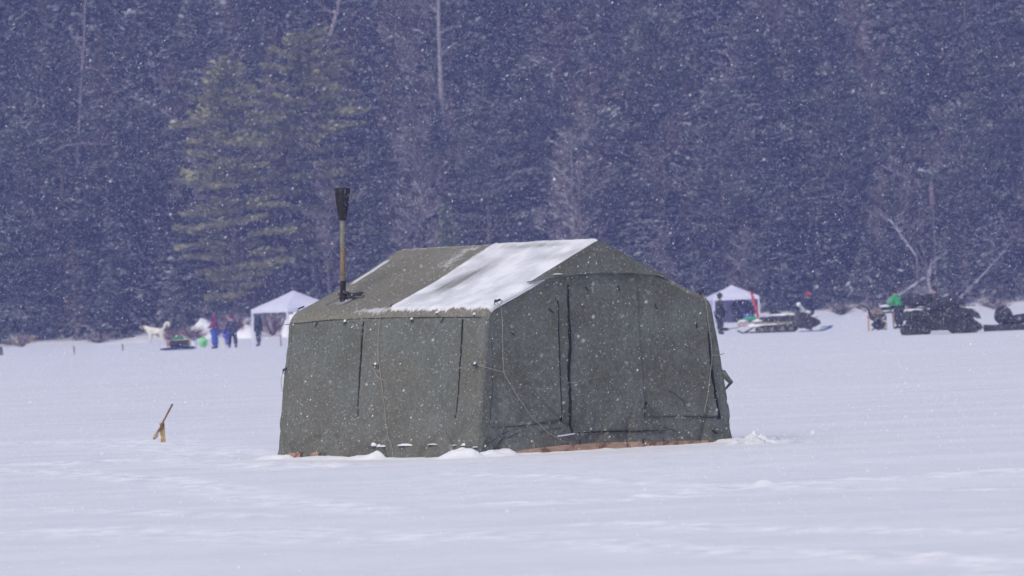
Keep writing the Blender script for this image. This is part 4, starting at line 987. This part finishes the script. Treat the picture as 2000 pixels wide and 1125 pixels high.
    if hat is not None:
        b = MB(); hk = headk
        if hood: b.ball(hd + Vector((0, -.035, .01)), (.125 * hk, .125 * hk, .155 * hk), nu=14, nv=10); b.tube([hd + Vector((0, -.02, -.16)), hd + Vector((0, -.02, -.08))], [.12, .11], 12); nm = "hood"
        else:
            b.ball(hd + Vector((0, -.008, .055)), (.112 * hk, .118 * hk, .095 * hk), nu=14, nv=8); b.ball(hd + Vector((0, -.01, .155)), .032, nu=8, nv=6); nm = "knit_hat"
        b.build(nm, hat, t)
        if not hood: b = MB(); b.ball(hd + Vector((0, -.03, -.01)), (.105, .095, .10), nu=12, nv=8); b.build("hair", M['hair'], t)
    return t
navy = cmat('navy_cloth', (.018, .022, .075)); dark = cmat('dark_cloth', (.012, .014, .026)); purple = cmat('purple_cloth', (.16, .022, .12)); blue = cmat('blue_cloth', (.03, .08, .42)); bblue = cmat('bright_blue', (.045, .06, .52))
green = cmat('green_cloth', (.02, .36, .10)); teal = cmat('teal_dark', (.015, .03, .055)); red = cmat('red_cloth', (.48, .035, .05)); boot = cmat('boot_rubber', (.012, .016, .02))
bent = dict(el=(-.29, .05, 1.16), wl=(-.14, .28, 1.12), er=(.29, .05, 1.16), wr=(.14, .28, 1.10))
person("person in a purple hooded jacket and bright blue snow trousers beside the sled", 421, 681, 1.72, D2R(70), purple, blue, boot, purple, hood=True, arms=bent, gloves=cmat('pink', (.5, .25, .35)))
person("person in a dark navy coat and dark trousers left of the white canopy", 455, 679, 1.62, D2R(160), navy, navy, boot, purple, gloves=dark, stance=.18)
person("person in dark clothes standing behind the white canopy's front pole", 506, 676.2, 1.98, D2R(95), teal, teal, boot, dark, stance=.18)
person("person in black standing close to the tent's right wall facing right", 1407, 653, 1.80, D2R(-78), dark, dark, boot, teal, arms=dict(el=(-.27, -.02, 1.16), wl=(-.20, .20, 1.02), er=(.27, -.02, 1.16), wr=(.20, .20, 1.0)), lean=.02)
person("person in dark clothes with red hat and red gloves behind the snowmobile", 1582, 643, 1.70, D2R(60), navy, dark, boot, red, arms=bent, gloves=red)
person("person in a bright green jacket leaning towards the loaded chair", 1757, 642, 1.75, D2R(60), green, dark, boot, dark, arms=dict(el=(-.25, .25, 1.15), wl=(-.16, .45, .98), er=(.25, .25, 1.15), wr=(.16, .45, .98)), lean=.16)
person("person in black standing behind the tracked vehicle, only the head and shoulders showing", 1828, 641, 1.74, D2R(150), dark, dark, boot, dark)
# blue bag hanging by the navy coat
def gear(name, label, cat, px, py, dy=0.0, rz=0.0):
    c = ground_at(px, py, 0); z = tz(c.x, c.y + dy); return thing(name, label, cat, (c.x, c.y + dy, z), rz), c.y / FPX
t, s = gear("backpack", "bright blue bag beside the person in the navy coat", "bag", 444, 674, -.35)
b = MB(); b.box((0, 0, .55), (.42, .26, .75), bev=.3); b.build("body", bblue, t); b = MB(); b.tube([(-.12, -.14, .85), (-.12, -.2, .6), (-.12, -.14, .3)], .02, 6); b.tube([(.12, -.14, .85), (.12, -.2, .6), (.12, -.14, .3)], .02, 6); b.build("strap", dark, t)
b = MB(); b.box((0, 0, .1), (.3, .2, .2), bev=.2); b.build("pocket", bblue, t)

# ------------------------------------------------------------------ dogs
def dog(label, px, py, hpx, fur, face, sc, rz=0.0, curl=True):
    c = ground_at(px, py); Yd = min(c.y, 404.0); x = (px - 1000) * Yd / FPX; z = tz(x, Yd)
    t = thing("dog", label, "dog", (x, Yd, z), rz, scale=sc)
    # local: facing -x
    n = [((.30, 0, .60), (.18, .19)), ((.05, 0, .60), (.19, .20)), ((-.25, 0, .62), (.19, .24)), ((-.42, 0, .74), .17), ((-.52, 0, .84), .12), ((-.60, 0, .84), .075), ((-.72, 0, .80), .045),
         ((-.27, -.10, .45), .11), ((-.27, -.11, .24), .07), ((-.28, -.11, .05), .045), ((-.33, -.11, .035), .04), ((-.22, .10, .45), .11), ((-.22, .11, .24), .07), ((-.23, .11, .05), .045), ((-.28, .11, .035), .04),
         ((.34, -.10, .48), .15), ((.28, -.11, .32), .085), ((.38, -.11, .20), .042), ((.36, -.11, .05), .042), ((.31, -.11, .035), .04), ((.40, .10, .48), .15), ((.36, .11, .32), .085), ((.46, .11, .20), .042), ((.44, .11, .05), .042), ((.39, .11, .035), .04),
         ((.44, 0, .68), .08)]
    e = [(0, 1), (1, 2), (2, 3), (3, 4), (4, 5), (5, 6), (2, 7), (7, 8), (8, 9), (9, 10), (2, 11), (11, 12), (12, 13), (13, 14), (0, 15), (15, 16), (16, 17), (17, 18), (18, 19), (0, 20), (20, 21), (21, 22), (22, 23), (23, 24), (0, 25)]
    skin_mesh("body", n, e, fur, t, 2)
    tl_ = [((.42, 0, .68), .055), ((.52, 0, .80), .075), ((.56, 0, .95), .085), ((.66, 0, 1.05), .09), ((.78, 0, .98), .085), ((.78, 0, .85), .06), ((.72, 0, .80), .03)] if curl else [((.42, 0, .66), .05), ((.55, 0, .6), .05), ((.66, 0, .5), .03)]
    skin_mesh("tail", tl_, [(i, i + 1) for i in range(len(tl_) - 1)], fur, t, 2)
    for s_ in (-1, 1): b = MB(); b.tube([(-.52, s_ * .06, .89), (-.53, s_ * .08, .95), (-.55, s_ * .085, .97)], [.035, .025, .008], 6); b.build("ear", face, t)
    skin_mesh("face_patch", [((-.55, 0, .87), .125), ((-.64, 0, .845), .10), ((-.76, 0, .80), .06)], [(0, 1), (1, 2)], face, t, 2)
    b = MB(); b.ball((-.775, 0, .81), .022, nu=8, nv=6); b.build("nose", M['eye'], t)
    return t
cream = cmat('cream_fur', (.80, .76, .64), .95); tanf = cmat('tan_fur', (.34, .22, .12), .95)
dog("large cream dog with a brown face and curled tail standing side-on on the shore", 300, 668, 30, cream, tanf, 1.22)
# ------------------------------------------------------------------ left camp
def canopy(label, px, py, W_, eave, peak, rz, roofm, wallm=None, walls=(), Yd=None):
    c = ground_at(px, py); Y = Yd or c.y; x = (px - 1000) * Y / FPX
    t = thing("canopy", label, "canopy tent", (x, Y, tz(x, Y)), rz); h = W_ / 2
    n = 13; a, b_ = np.meshgrid(np.linspace(-1, 1, n), np.linspace(-1, 1, n)); r = np.maximum(np.abs(a), np.abs(b_))
    z = eave + (peak - eave) * (1 - r) ** .85; z = z - .06 * np.sin(np.pi * r) * (1 - np.abs(np.abs(a) - np.abs(b_)))
    top = np.stack([a * h, b_ * h, z], -1).reshape(-1, 3); F1 = grid_faces(n, n)
    me = np_mesh("roof", np.concatenate([top, top - [0, 0, .012]]), np.concatenate([F1, F1[:, ::-1] + n * n]), roofm, smooth=False); obj("roof", me, t)
    b = MB(); v = .20; q = [(-h, -h), (h, -h), (h, h), (-h, h)]
    for i in range(4):
        (x0, y0), (x1, y1) = q[i], q[(i + 1) % 4]; cx, cy = (x0 + x1) / 2, (y0 + y1) / 2; ang = math.atan2(y1 - y0, x1 - x0)
        b.box((cx, cy, eave - v / 2), (W_ + .02, .02, v), Matrix.Rotation(ang, 3, 'Z'))
    b.build("valance", roofm, t)
    for (x0, y0) in q:
        b = MB(); b.box((x0 * .985, y0 * .985, (eave - .05) / 2), (.09, .09, eave - .05)); b.build("leg", M['white_vinyl'], t)
    for i in walls:
        (x0, y0), (x1, y1) = q[i], q[(i + 1) % 4]; nn = 24; s = np.linspace(0, 1, nn)[:, None]; zz = np.linspace(.02, eave - .1, 8)[None, :]
        wv = .04 * np.sin(s * 30 + zz * 2); nx, ny = (y1 - y0) / W_, -(x1 - x0) / W_
        G = np.stack([x0 + (x1 - x0) * s + nx * wv + 0 * zz, y0 + (y1 - y0) * s + ny * wv + 0 * zz, zz + 0 * s], -1); G = G * [.97, .97, 1]
        V = G.reshape(-1, 3); Fq = grid_faces(nn, 8); obj("side_wall", np_mesh("side_wall", np.concatenate([V, V + [nx * .012, ny * .012, 0]]), np.concatenate([Fq, Fq[:, ::-1] + len(V)]), wallm, smooth=True), t)
    return t
canopy("white pop-up canopy partly hidden behind the tent's left wall", 573, 671, 3.13, 1.93, 2.84, D2R(38), M['white_vinyl'], Yd=316)
canopy("small white canopy with lilac side walls behind the person in black", 1429, 634, 2.75, 1.55, 2.25, D2R(8), M['white_vinyl'], M['lilac_vinyl'], (3, 2), Yd=366)
b = MB(); 
# dark heap of gear inside the right canopy
t, s = gear("gear_pile", "dark tarp-covered pile of gear inside the small canopy with lilac walls", "gear pile", 1447, 636)
t.location = ((1449 - 1000) * 366.5 / FPX, 366.5, tz(13.7, 366.5))
b.ball((0, 0, .55), (.72, .5, .75), lump=.25, seed=3, nu=14, nv=9); b.ball((-.2, -.1, .9), (.5, .4, .45), lump=.25, seed=4); b.build("tarp", M['dark_fabric'], t)
b = MB(); b.box((.3, -.5, .2), (.5, .35, .4)); b.build("crate", dark, t)
# sled with box
t, s = gear("cargo_sled", "low dark sled carrying a dark box strapped with yellow, green bag on top", "sled", 352, 683)
b = MB(); b.prism([(-.75, .0), (.65, 0), (.8, .06), (.72, .16), (-.62, .14), (-1.0, .10), (-1.02, .03)], -.35, .35); b.build("tray", navy, t)
b = MB(); b.box((-.02, 0, .32), (1.05, .6, .36), bev=.25); b.build("box", dark, t)
b = MB(); b.box((.08, 0, .515), (.95, .62, .05)); b.box((.52, 0, .35), (.05, .63, .34)); b.build("strap", cmat('yellow', (.42, .38, .10)), t)
b = MB(); b.ball((-.1, 0, .60), (.3, .2, .12), lump=.2, seed=2); b.build("bag", cmat('teal_green', (.03, .25, .16)), t)
b = MB(); b.ball((-.62, 0, .35), (.10, .25, .16), lump=.2, seed=5); b.build("red_bag", cmat('salmon', (.6, .2, .2)), t)
t, s = gear("bucket", "lilac white bucket beside the sled's box", "bucket", 379, 681)
b = MB(); b.tube([(0, 0, 0), (0, 0, .38)], [.15, .19], 14); b.tube([(0, 0, .37), (0, 0, .40)], .205, 14); b.build("pail", M['white_vinyl'], t); b = MB(); b.tube([(-.2, 0, .36), (-.14, 0, .52), (0, 0, .58), (.14, 0, .52), (.2, 0, .36)], .012, 5); b.build("handle", M['white_vinyl'], t)
t, s = gear("bag", "light green bag beside the person in the purple jacket", "bag", 397, 679)
b = MB(); b.ball((0, 0, .27), (.27, .2, .29), lump=.18, seed=8); b.tube([(-.1, -.1, .5), (0, -.12, .62), (.1, -.1, .5)], .02, 5); b.build("sack", cmat('light_green', (.25, .62, .28)), t)
b = MB(); b.tube([(.12, -.2, .35), (.0, -.22, .2), (.1, -.2, .1)], .03, 5); b.build("pattern", cmat('mid_green', (.08, .35, .10)), t)
dog("small cream dog sitting low between the two people by the sled", 438, 678, 16, cream, cream, .5, D2R(90), False).location = ground_at(438, 678)
# marker stakes
for px, py, h, m, lab in [(145, 692, 16, 'bark_brown', "short brown marker stake at far left of the ice"), (240, 685, 13, 'bark_brown', "short brown marker stake left of the dog"), (1697, 647, 30, 'wood', "thin yellow stake left of the loaded camp chair"),
                          (1731, 644, 26, 'wood', "yellow stake right in front of the loaded camp chair"), (1746, 640, 26, 'wood', "yellow stake at the green-jacketed person's foot"), (549, 676, 22, 'tan_twig', "brown stake next to the tent's left edge")]:
    t, s = gear("stake", lab, "stake", px, py); b = MB(); b.box((0, 0, h * s / 2 - .03), (.07, .05, h * s + .06)); b.build("post", M[m], t); b = MB(); b.box((0, -.01, h * s - .03), (.09, .07, .07)); b.build("tip", M[m] if m != 'wood' else red, t)
t, s = gear("stump", "dark stump at the left edge of the ice", "stump", -1, 694)
b = MB(); b.tube([(0, 0, -.1), (0, 0, .35), (.02, 0, .5)], [.22, .18, .16], 12); b.build("wood", M['bark'], t); b = MB(); b.ball((.02, 0, .5), (.17, .17, .05)); b.build("snow_cap", M['snow'], t)

# ------------------------------------------------------------------ snowmobile
def ring(b, cx, cz, r, w_, y, m=0, n=16): b.tube([(cx, y - w_ / 2, cz), (cx, y + w_ / 2, cz)], r, n, m)
t, s = gear("snowmobile", "snow-covered snowmobile with dark engine cowl facing right", "snowmobile", 1540, 649, rz=D2R(4))
b = MB(); b.prism([(-1.45, .12), (-1.3, .03), (.25, .02), (.42, .12), (.35, .26), (.1, .38), (-1.15, .36), (-1.45, .26)], -.2, .2, inset=.05); tr = b.build("track", M['black_rubber'], t)
for cx in (-1.2, -.75, -.3, .12): b = MB(); ring(b, cx, .17, .09, .44, 0); b.build("wheel", M['galv'], tr)
b = MB(); b.prism([(-1.5, .42), (.3, .40), (.35, .48), (-1.5, .52)], -.22, .22); b.build("tunnel", M['galv'], t)
b = MB(); b.prism([(-1.25, .5), (.35, .46), (.30, .72), (.0, .80), (-.35, .72), (-.75, .70), (-1.2, .74), (-1.3, .62)], -.17, .17, inset=.2); b.build("seat", M['black_plastic'], t)
b = MB(); b.prism([(.12, .26), (.55, .16), (1.15, .20), (1.42, .34), (1.38, .48), (1.05, .66), (.72, .86), (.42, .92), (.22, .70)], -.42, .42, inset=.25); hood_ = b.build("cowl", M['black_plastic'], t)
b = MB(); b.ball((1.28, -.22, .44), (.09, .07, .06)); b.build("headlight", cmat('amber', (.55, .30, .06), .3), hood_); b = MB(); b.ball((1.28, .22, .44), (.09, .07, .06)); b.build("headlight", cmat('amber', (.5, .3, .06), .3), hood_)
b = MB(); b.prism([(.62, .86), (.95, .70), (.72, 1.05), (.52, 1.26), (.48, 1.2)], -.26, .26, inset=.15); b.build("windshield", cmat('frost', (.72, .72, .76)), t)
b = MB(); b.tube([(.38, -.34, 1.02), (.42, -.12, .98), (.42, .12, .98), (.38, .34, 1.02)], .022, 6); b.tube([(.42, 0, .98), (.5, 0, .8)], .03, 6); b.build("handlebar", M['black_metal'], t)
for y_ in (-.45, .45):
    b = MB(); b.prism([(.55, .0), (1.5, .0), (1.85, .12), (1.95, .25), (1.88, .25), (1.75, .14), (1.45, .05), (.55, .04)], y_ - .07, y_ + .07); sk = b.build("ski", cmat('ski_blue', (.08, .16, .30)), t)
    b = MB(); b.tube([(1.0, y_, .03), (.95, y_ * .7, .3), (.9, y_ * .5, .42)], .03, 6); b.tube([(1.45, y_, .06), (1.6, y_, .22), (1.75, y_, .14)], .015, 5); b.build("strut", M['black_metal'], sk)
b = MB(); b.ball((-.35, 0, .78), (.75, .17, .06), lump=.2, seed=1, nu=16); b.ball((.75, 0, .86), (.28, .28, .10), lump=.2, seed=2); b.ball((1.1, 0, .66), (.26, .33, .06), lump=.2, seed=3); b.ball((-1.3, 0, .56), (.3, .2, .05), lump=.2, seed=4); b.ball((.5, 0, 1.22), (.1, .22, .09), lump=.2, seed=6); b.build("snow_cover", M['snow'], t)
# its tow sled
t, s = gear("tow_sled", "pale freight sled with dark runners hitched behind the snowmobile", "sled", 1490, 650, dy=.5)
b = MB(); b.prism([(-1.0, .30), (1.1, .30), (1.3, .46), (1.2, .52), (-.95, .50), (-1.12, .42)], -.36, .36, inset=.06); b.build("bed", cmat('pale_wood', (.42, .36, .36)), t)
for y_ in (-.33, .33): b = MB(); b.tube([(-1.1, y_, .14), (-.9, y_, .03), (.9, y_, .03), (1.2, y_, .12), (1.35, y_, .34)], .035, 6); b.tube([(-.8, y_, .04), (-.3, y_, .3), (.1, y_, .05), (.6, y_, .3)], .03, 6); b.build("runner", M['black_metal'], t)
b = MB(); b.ball((-.5, 0, .62), (.38, .24, .14), lump=.2, seed=2); b.build("green_bag", cmat('kelly', (.02, .30, .15)), t); b = MB(); b.ball((-.62, .1, .78), (.2, .15, .10), lump=.2, seed=3); b.build("blue_bag", cmat('mid_blue', (.10, .16, .5)), t)
b = MB(); b.ball((.25, 0, .56), (.8, .33, .10), lump=.4, seed=9, nu=16); b.ball((-.85, -.1, .55), (.25, .3, .07), lump=.3, seed=12); b.ball((0, -.36, .36), (.7, .05, .09), lump=.4, seed=13); b.build("snow_cover", M['snow'], t)
b = MB(); b.ball((.6, 0, .75), (.28, .25, .22), lump=.3, seed=9); b.ball((.5, 0, 1.0), (.16, .14, .14), lump=.3, seed=10); b.build("black_bag", M['dark_fabric'], t)
t, s = gear("hand_auger", "tall thin red pole leaning at the right edge of the small canopy", "pole", 1487, 640, dy=1.2)
b = MB(); b.tube([(0, 0, 0), (-.12, 0, .7), (-.36, 0, 1.72)], [.05, .07, .07], 8); b.build("shaft", red, t); b = MB(); b.tube([(-.36, 0, 1.7), (-.38, 0, 1.82)], .085, 8); b.build("grip", red, t)
t, s = gear("hitch_bar", "grey tow bar lying on the snow beside the person in black", "tow bar", 1428, 646)
b = MB(); b.tube([(-.35, 0, .06), (.2, 0, .12), (1.0, .1, .30)], .025, 6); b.build("bar", M['galv'], t); b = MB(); b.ball((-.3, 0, .08), (.22, .12, .08), lump=.3, seed=2); b.build("coupler", M['dark_fabric'], t)
# ------------------------------------------------------------------ tracked vehicles
def track_unit(t, cx, y, m, w_=.30, sx=1.0, front=False):
    h = .68; pr_ = [(-.52, .10), (-.42, .0), (.42, .0), (.54, .10), (.50, .24), (.14, h), (-.02, h + .03), (-.18, h - .02), (-.52, .26)]
    if front: pr_ = [(-.40, .0), (.30, .0), (.62, .16), (.60, .30), (.10, h), (-.08, h + .02), (-.52, .22), (-.52, .08)]
    inner = [(x_ * .78, z * .78 + .075) for x_, z in pr_]; n = len(pr_); V = []; F_ = []
    for yy in (y - w_ / 2, y + w_ / 2):
        V += [(cx + a * sx, yy, z) for a, z in pr_]; V += [(cx + a * sx, yy, z) for a, z in inner]
    for k in range(n):
        j = (k + 1) % n; F_ += [(k, j, n + j, n + k), (2 * n + k, 3 * n + k, 3 * n + j, 2 * n + j), (k, 2 * n + k, 2 * n + j, j), (n + k, n + j, 3 * n + j, 3 * n + k)]
    b = MB(); b.add(V, F_)
    for k in range(n):       # lugs
        (a0, z0), (a1, z1) = pr_[k], pr_[(k + 1) % n]; L = math.hypot(a1 - a0, z1 - z0)
        for q_ in range(max(1, int(L / .13))):
            f = (q_ + .5) / max(1, int(L / .13)); an = math.atan2(z1 - z0, (a1 - a0) * sx)
            if (z0 + z1) / 2 > .02: b.box((cx + (a0 + (a1 - a0) * f) * sx, y, z0 + (z1 - z0) * f), (.045, w_ * .96, .07), Matrix.Rotation(-an, 3, 'Y'))
    b.prism([(cx + a * sx * .9, z * .9 + .02) for a, z in inner], y - w_ * .2, y + w_ * .2)
    tr = b.build("track", M['black_rubber'], t)
    for wx, wz, wr in ((-.36, .13, .09), (-.12, .12, .08), (.12, .12, .08), (.38, .14, .09), (0.0, .44, .14)):
        b = MB(); b.tube([(cx + wx * sx, y - w_ * .4, wz), (cx + wx * sx, y + w_ * .4, wz)], wr, 14); b.build("wheel", M['black_plastic'], tr)
    return tr
def tracked_vehicle(label, px, py, dy, rz, front_rack=True, sc=1.0):
    t, s = gear("tracked_vehicle", label, "tracked quad bike", px, py, dy, rz); t.scale = (sc,) * 3
    for cx, fr in ((-.98, False), (1.02, True)):
        for y_ in (-.45, .45): track_unit(t, cx, y_, M['black_rubber'], sx=1.0 if fr else -1.0, front=fr)
    b = MB(); b.prism([(-1.2, .34), (-.6, .14), (.7, .14), (1.2, .34), (1.35, .62), (1.05, .86), (.3, .84), (-.2, .80), (-1.0, .86), (-1.3, .70)], -.34, .34, inset=.1); b.build("chassis", M['black_metal'], t)
    for cx in (-.98, 1.0):
        b = MB(); b.prism([(cx - .62, .56), (cx - .50, .86), (cx - .1, 1.02), (cx + .25, .99), (cx + .54, .78), (cx + .64, .56), (cx + .5, .64), (cx + .2, .76), (cx - .1, .78), (cx - .4, .66)], -.62, .62, inset=.06); b.build("fender", M['black_plastic'], t)
    b = MB(); b.prism([(-.75, .80), (.1, .78), (.22, .92), (.05, 1.0), (-.35, .98), (-.7, 1.06), (-.82, .95)], -.2, .2, inset=.25); b.build("seat", M['dark_fabric'], t)
    b = MB(); b.prism([(.15, .80), (.75, .85), (1.3, .78), (1.34, .86), (1.1, 1.0), (.6, 1.12), (.35, 1.14)], -.3, .3, inset=.2); nose = b.build("cowl", M['black_plastic'], t)
    b = MB(); b.ball((1.3, -.2, .84), .06); b.ball((1.3, .2, .84), .06); b.build("headlight", M['galv'], nose)
    b = MB(); b.tube([(.3, -.42, 1.26), (.4, -.15, 1.22), (.4, .15, 1.22), (.3, .42, 1.26)], .024, 6); b.tube([(.4, 0, 1.22), (.5, 0, 1.0)], .035, 6); b.build("handlebar", M['black_metal'], t)
    b = MB(); b.ball((-1.0, -.3, 1.0), (.3, .18, .06), lump=.3, seed=3); b.ball((1.15, -.3, .97), (.32, .2, .05), lump=.3, seed=4); b.build('snow_cover', M['snow'], t)
    for cx, z in ((-1.05, 1.08), (1.0, 1.10)):
        b = MB()
        for i in range(5): b.tube([(cx - .42, -.36 + .18 * i, z), (cx + .42, -.36 + .18 * i, z)], .016, 5)
        for sx_ in (-.42, 0, .42): b.tube([(cx + sx_, -.4, z - .01), (cx + sx_, .4, z - .01)], .016, 5)
        b.tube([(cx, -.3, z), (cx, -.28, .88)], .02, 5); b.tube([(cx, .3, z), (cx, .28, .88)], .02, 5); b.build("cargo_rack", M['black_metal'], t)
    return t
V1 = tracked_vehicle("black quad bike on four triangular rubber tracks, the nearer of the two", 1836, 652, 0, D2R(5), sc=.94)
V2 = tracked_vehicle("black quad bike on rubber tracks standing just behind the nearer one", 1832, 649.5, .8, D2R(-4), sc=.92)
Y1 = V1.location.y
def bagon(label, px, pyb, w_, h_, dy, m, seed, name="duffel_bag", dep=.32):
    p = at(px, pyb, Y1 + dy); t = thing(name, label, "bag", p); b = MB(); b.ball((0, 0, h_ / 2), (w_ / 2, dep, h_ / 2), lump=.22, seed=seed, nu=14, nv=9); b.build("sack", m, t)
    b = MB(); b.tube([(-w_ * .3, -dep, h_ * .4), (-w_ * .1, -dep * .95, h_ * .92), (w_ * .1, -dep * .9, h_ * .95), (w_ * .3, -dep, h_ * .4)], .018, 5); b.build("strap", M['black_metal'], t)
bagon("bulky black bag on the left rack of the nearer tracked vehicle", 1786, 601, 1.0, .52, .0, M['dark_fabric'], 1)
bagon("black bag standing right of the bulky one on the tracked vehicle", 1812, 601, .5, .5, .1, M['black_plastic'], 2)
bagon("long low black bag on the right rack of the nearer tracked vehicle", 1856, 602, 1.1, .42, .0, M['dark_fabric'], 3)
bagon("dark bundle on the seat of the nearer tracked vehicle", 1832, 608, .6, .35, .05, M['dark_fabric'], 4)
# far right: sled with spare bag and long roll
t, s = gear("cargo_sled", "dark cargo sled cut by the right edge, with a round black bag and red end", "sled", 1976, 645)
b = MB(); b.prism([(-.75, .0), (1.3, .0), (1.5, .18), (1.4, .26), (-.7, .24), (-.8, .12)], -.36, .36, inset=.08); b.build("tray", M['black_plastic'], t)
b = MB(); b.tube([(-.45, 0, .42), (.0, 0, .36), (.5, 0, .40), (.95, 0, .46)], [.2, .22, .24, .2], 10); b.build("roll", M['dark_fabric'], t)
b = MB(); b.ball((-.30, 0, .58), (.36, .3, .36), lump=.05, seed=3, nu=16, nv=10); b.build("round_bag", M['dark_fabric'], t)
b = MB(); b.ball((1.12, -.1, .36), (.22, .2, .24), lump=.25, seed=4); b.build("red_bag", cmat('salmon', (.55, .2, .22)), t)
b = MB(); b.prism([(-1.05, .18), (-.7, .16), (-.72, .24), (-1.07, .26)], -.28, .28); b.prism([(-1.05, .0), (-.8, .0), (-.8, .18), (-1.1, .18)], -.2, .2); b.build("hitch_box", M['dark_fabric'], t)
# loaded camp chair
t, s = gear("camp_chair", "folding camp chair heaped with a tan bag, left of the green-jacketed person", "chair", 1716, 645, dy=0)
b = MB(); b.prism([(-.32, .44), (.32, .42), (.32, .47), (-.32, .49)], -.3, .3); b.build("seat", dark, t)
b = MB(); b.ball((.02, 0, .22), (.3, .22, .2), lump=.3, seed=4); b.build('stowed_bag', dark, t)
b = MB(); b.prism([(-.34, .48), (-.28, .48), (-.42, 1.02), (-.48, 1.0)], -.3, .3); b.build("backrest", dark, t)
for x_, y_ in ((-.3, -.3), (.3, -.3), (-.3, .3), (.3, .3)): b = MB(); b.tube([(x_, y_, 0), (x_ * -.2, y_, .28), (x_ * -.9, y_, .5)], .02, 5); b.build("leg", M['black_metal'], t)
b = MB()
for y_ in (-.31, .31): b.tube([(-.36, y_, .68), (.3, y_, .66), (.32, y_, .45)], .022, 5)
b.build("armrest", M['black_metal'], t)
p = t.location
t2 = thing("bag", "greyish tan bag heaped on the folding camp chair", "bag", p + Vector((-.05, 0, .49))); b = MB(); b.ball((0, 0, .2), (.34, .27, .24), lump=.25, seed=7); b.build("sack", cmat('grey_tan', (.26, .21, .17)), t2)
b = MB(); b.tube([(-.2, -.26, .1), (0, -.24, .36), (.2, -.26, .1)], .02, 5); b.build("strap", dark, t2)
t, s = gear("camp_table", "low dark camp table with a snowy lid between the chair and the green jacket", "table", 1733, 643, dy=.6)
b = MB(); b.box((0, 0, .72), (.75, .5, .05)); b.build("tabletop", dark, t)
for x_, y_ in ((-.33, -.2), (.33, -.2), (-.33, .2), (.33, .2)): b = MB(); b.tube([(x_, y_, 0), (x_ * .9, y_, .7)], .02, 5); b.build("leg", M['galv'], t)
b = MB(); b.ball((0, 0, .78), (.3, .2, .06), lump=.2, seed=7); b.build("snow_cover", M['snow'], t); b = MB(); b.box((.05, 0, .90), (.5, .35, .16), bev=.3); b.build("box", dark, t)
b = MB(); b.ball((0, 0, 1.0), (.28, .2, .06), lump=.2, seed=8); b.build("snow_cap", M['snow'], t)
# ------------------------------------------------------------------ falling snow: countless flakes in the air between the camera and the far shore
def flakes():
    rng = np.random.default_rng(1234); n = NFLAKE
    y = 36 + 130 * rng.random(n * 3) ** .8; hw = 5 + .10 * y; top = 4.0 + .06 * y
    keep = rng.random(n * 3) < (hw * top) / ((5 + 16.6) * (4 + 9.96)); y = y[keep][:n]; n = len(y); hw = 5 + .10 * y; top = 4.0 + .06 * y
    x = (rng.random(n) * 2 - 1) * hw; z = .03 + rng.random(n) * top
    r = .0011 + .0013 * rng.random(n) ** 2 + .003 * (rng.random(n) < .05) * rng.random(n)
    # irregular tetrahedral clumps, a little longer along their fall
    base = np.array([[1, 1, 1], [1, -1, -1], [-1, 1, -1], [-1, -1, 1]], float) * .95
    q = base[None] * r[:, None, None] * (.7 + .7 * rng.random((n, 4, 3))); a = rng.random(n) * 6.28; c, s = np.cos(a), np.sin(a)
    qx = q[..., 0] * c[:, None] - q[..., 1] * s[:, None]; qy = q[..., 0] * s[:, None] + q[..., 1] * c[:, None]
    qz = q[..., 2] * 1.6; qx = qx + .55 * qz
    V = np.stack([qx + x[:, None], qy + y[:, None], qz + z[:, None]], -1).reshape(-1, 3)
    F_ = (np.arange(n)[:, None, None] * 4 + np.array([[0, 1, 2], [0, 3, 1], [0, 2, 3], [1, 3, 2]])[None]).reshape(-1, 3)
    # no flakes inside the tent
    u = (V[::4] - np.array(T0)); uu_ = u @ np.array(TU); vv_ = u @ np.array(TV); ok = ~((np.abs(uu_) < WB + .05) & (vv_ > -.05) & (vv_ < TL + .05) & (V[::4, 2] < HR))
    F_ = F_.reshape(n, 4, 3)[ok].reshape(-1, 3); used, inv = np.unique(F_, return_inverse=True)
    return np_mesh("falling_snow", V[used], inv.reshape(-1, 3), M['flake'])
NFLAKE = 720000; HAZE = .00050
M['flake'] = mat('flake', (.95, .95, .97), None, rough=.6)
tag(obj("falling_snow", flakes()), "fine snowflakes falling through the air", "snowfall", kind="stuff")
# ------------------------------------------------------------------ haze of blowing snow
b = MB(); x0, x1, y0, y1, z0, z1 = -130, 130, -12, 720, -2.5, 150
V = [(x, y, z) for x in (x0, x1) for y in (y0, y1) for z in (z0, z1)]
b.add(V, [(0, 1, 3, 2), (4, 6, 7, 5), (0, 4, 5, 1), (2, 3, 7, 6), (0, 2, 6, 4), (1, 5, 7, 3)])
m = bpy.data.materials.new("haze_air"); m.use_nodes = True; t = m.node_tree; t.nodes.clear(); o_ = t.nodes.new("ShaderNodeOutputMaterial"); v_ = t.nodes.new("ShaderNodeVolumePrincipled")
v_.inputs["Color"].default_value = (.37, .43, 1.0, 1); v_.inputs["Density"].default_value = HAZE; v_.inputs["Anisotropy"].default_value = .0
t.links.new(v_.outputs[0], o_.inputs["Volume"])
tag(b.build("haze", m, None, False), kind="stuff", label="pale bluish air thick with fine snow", cat="haze")
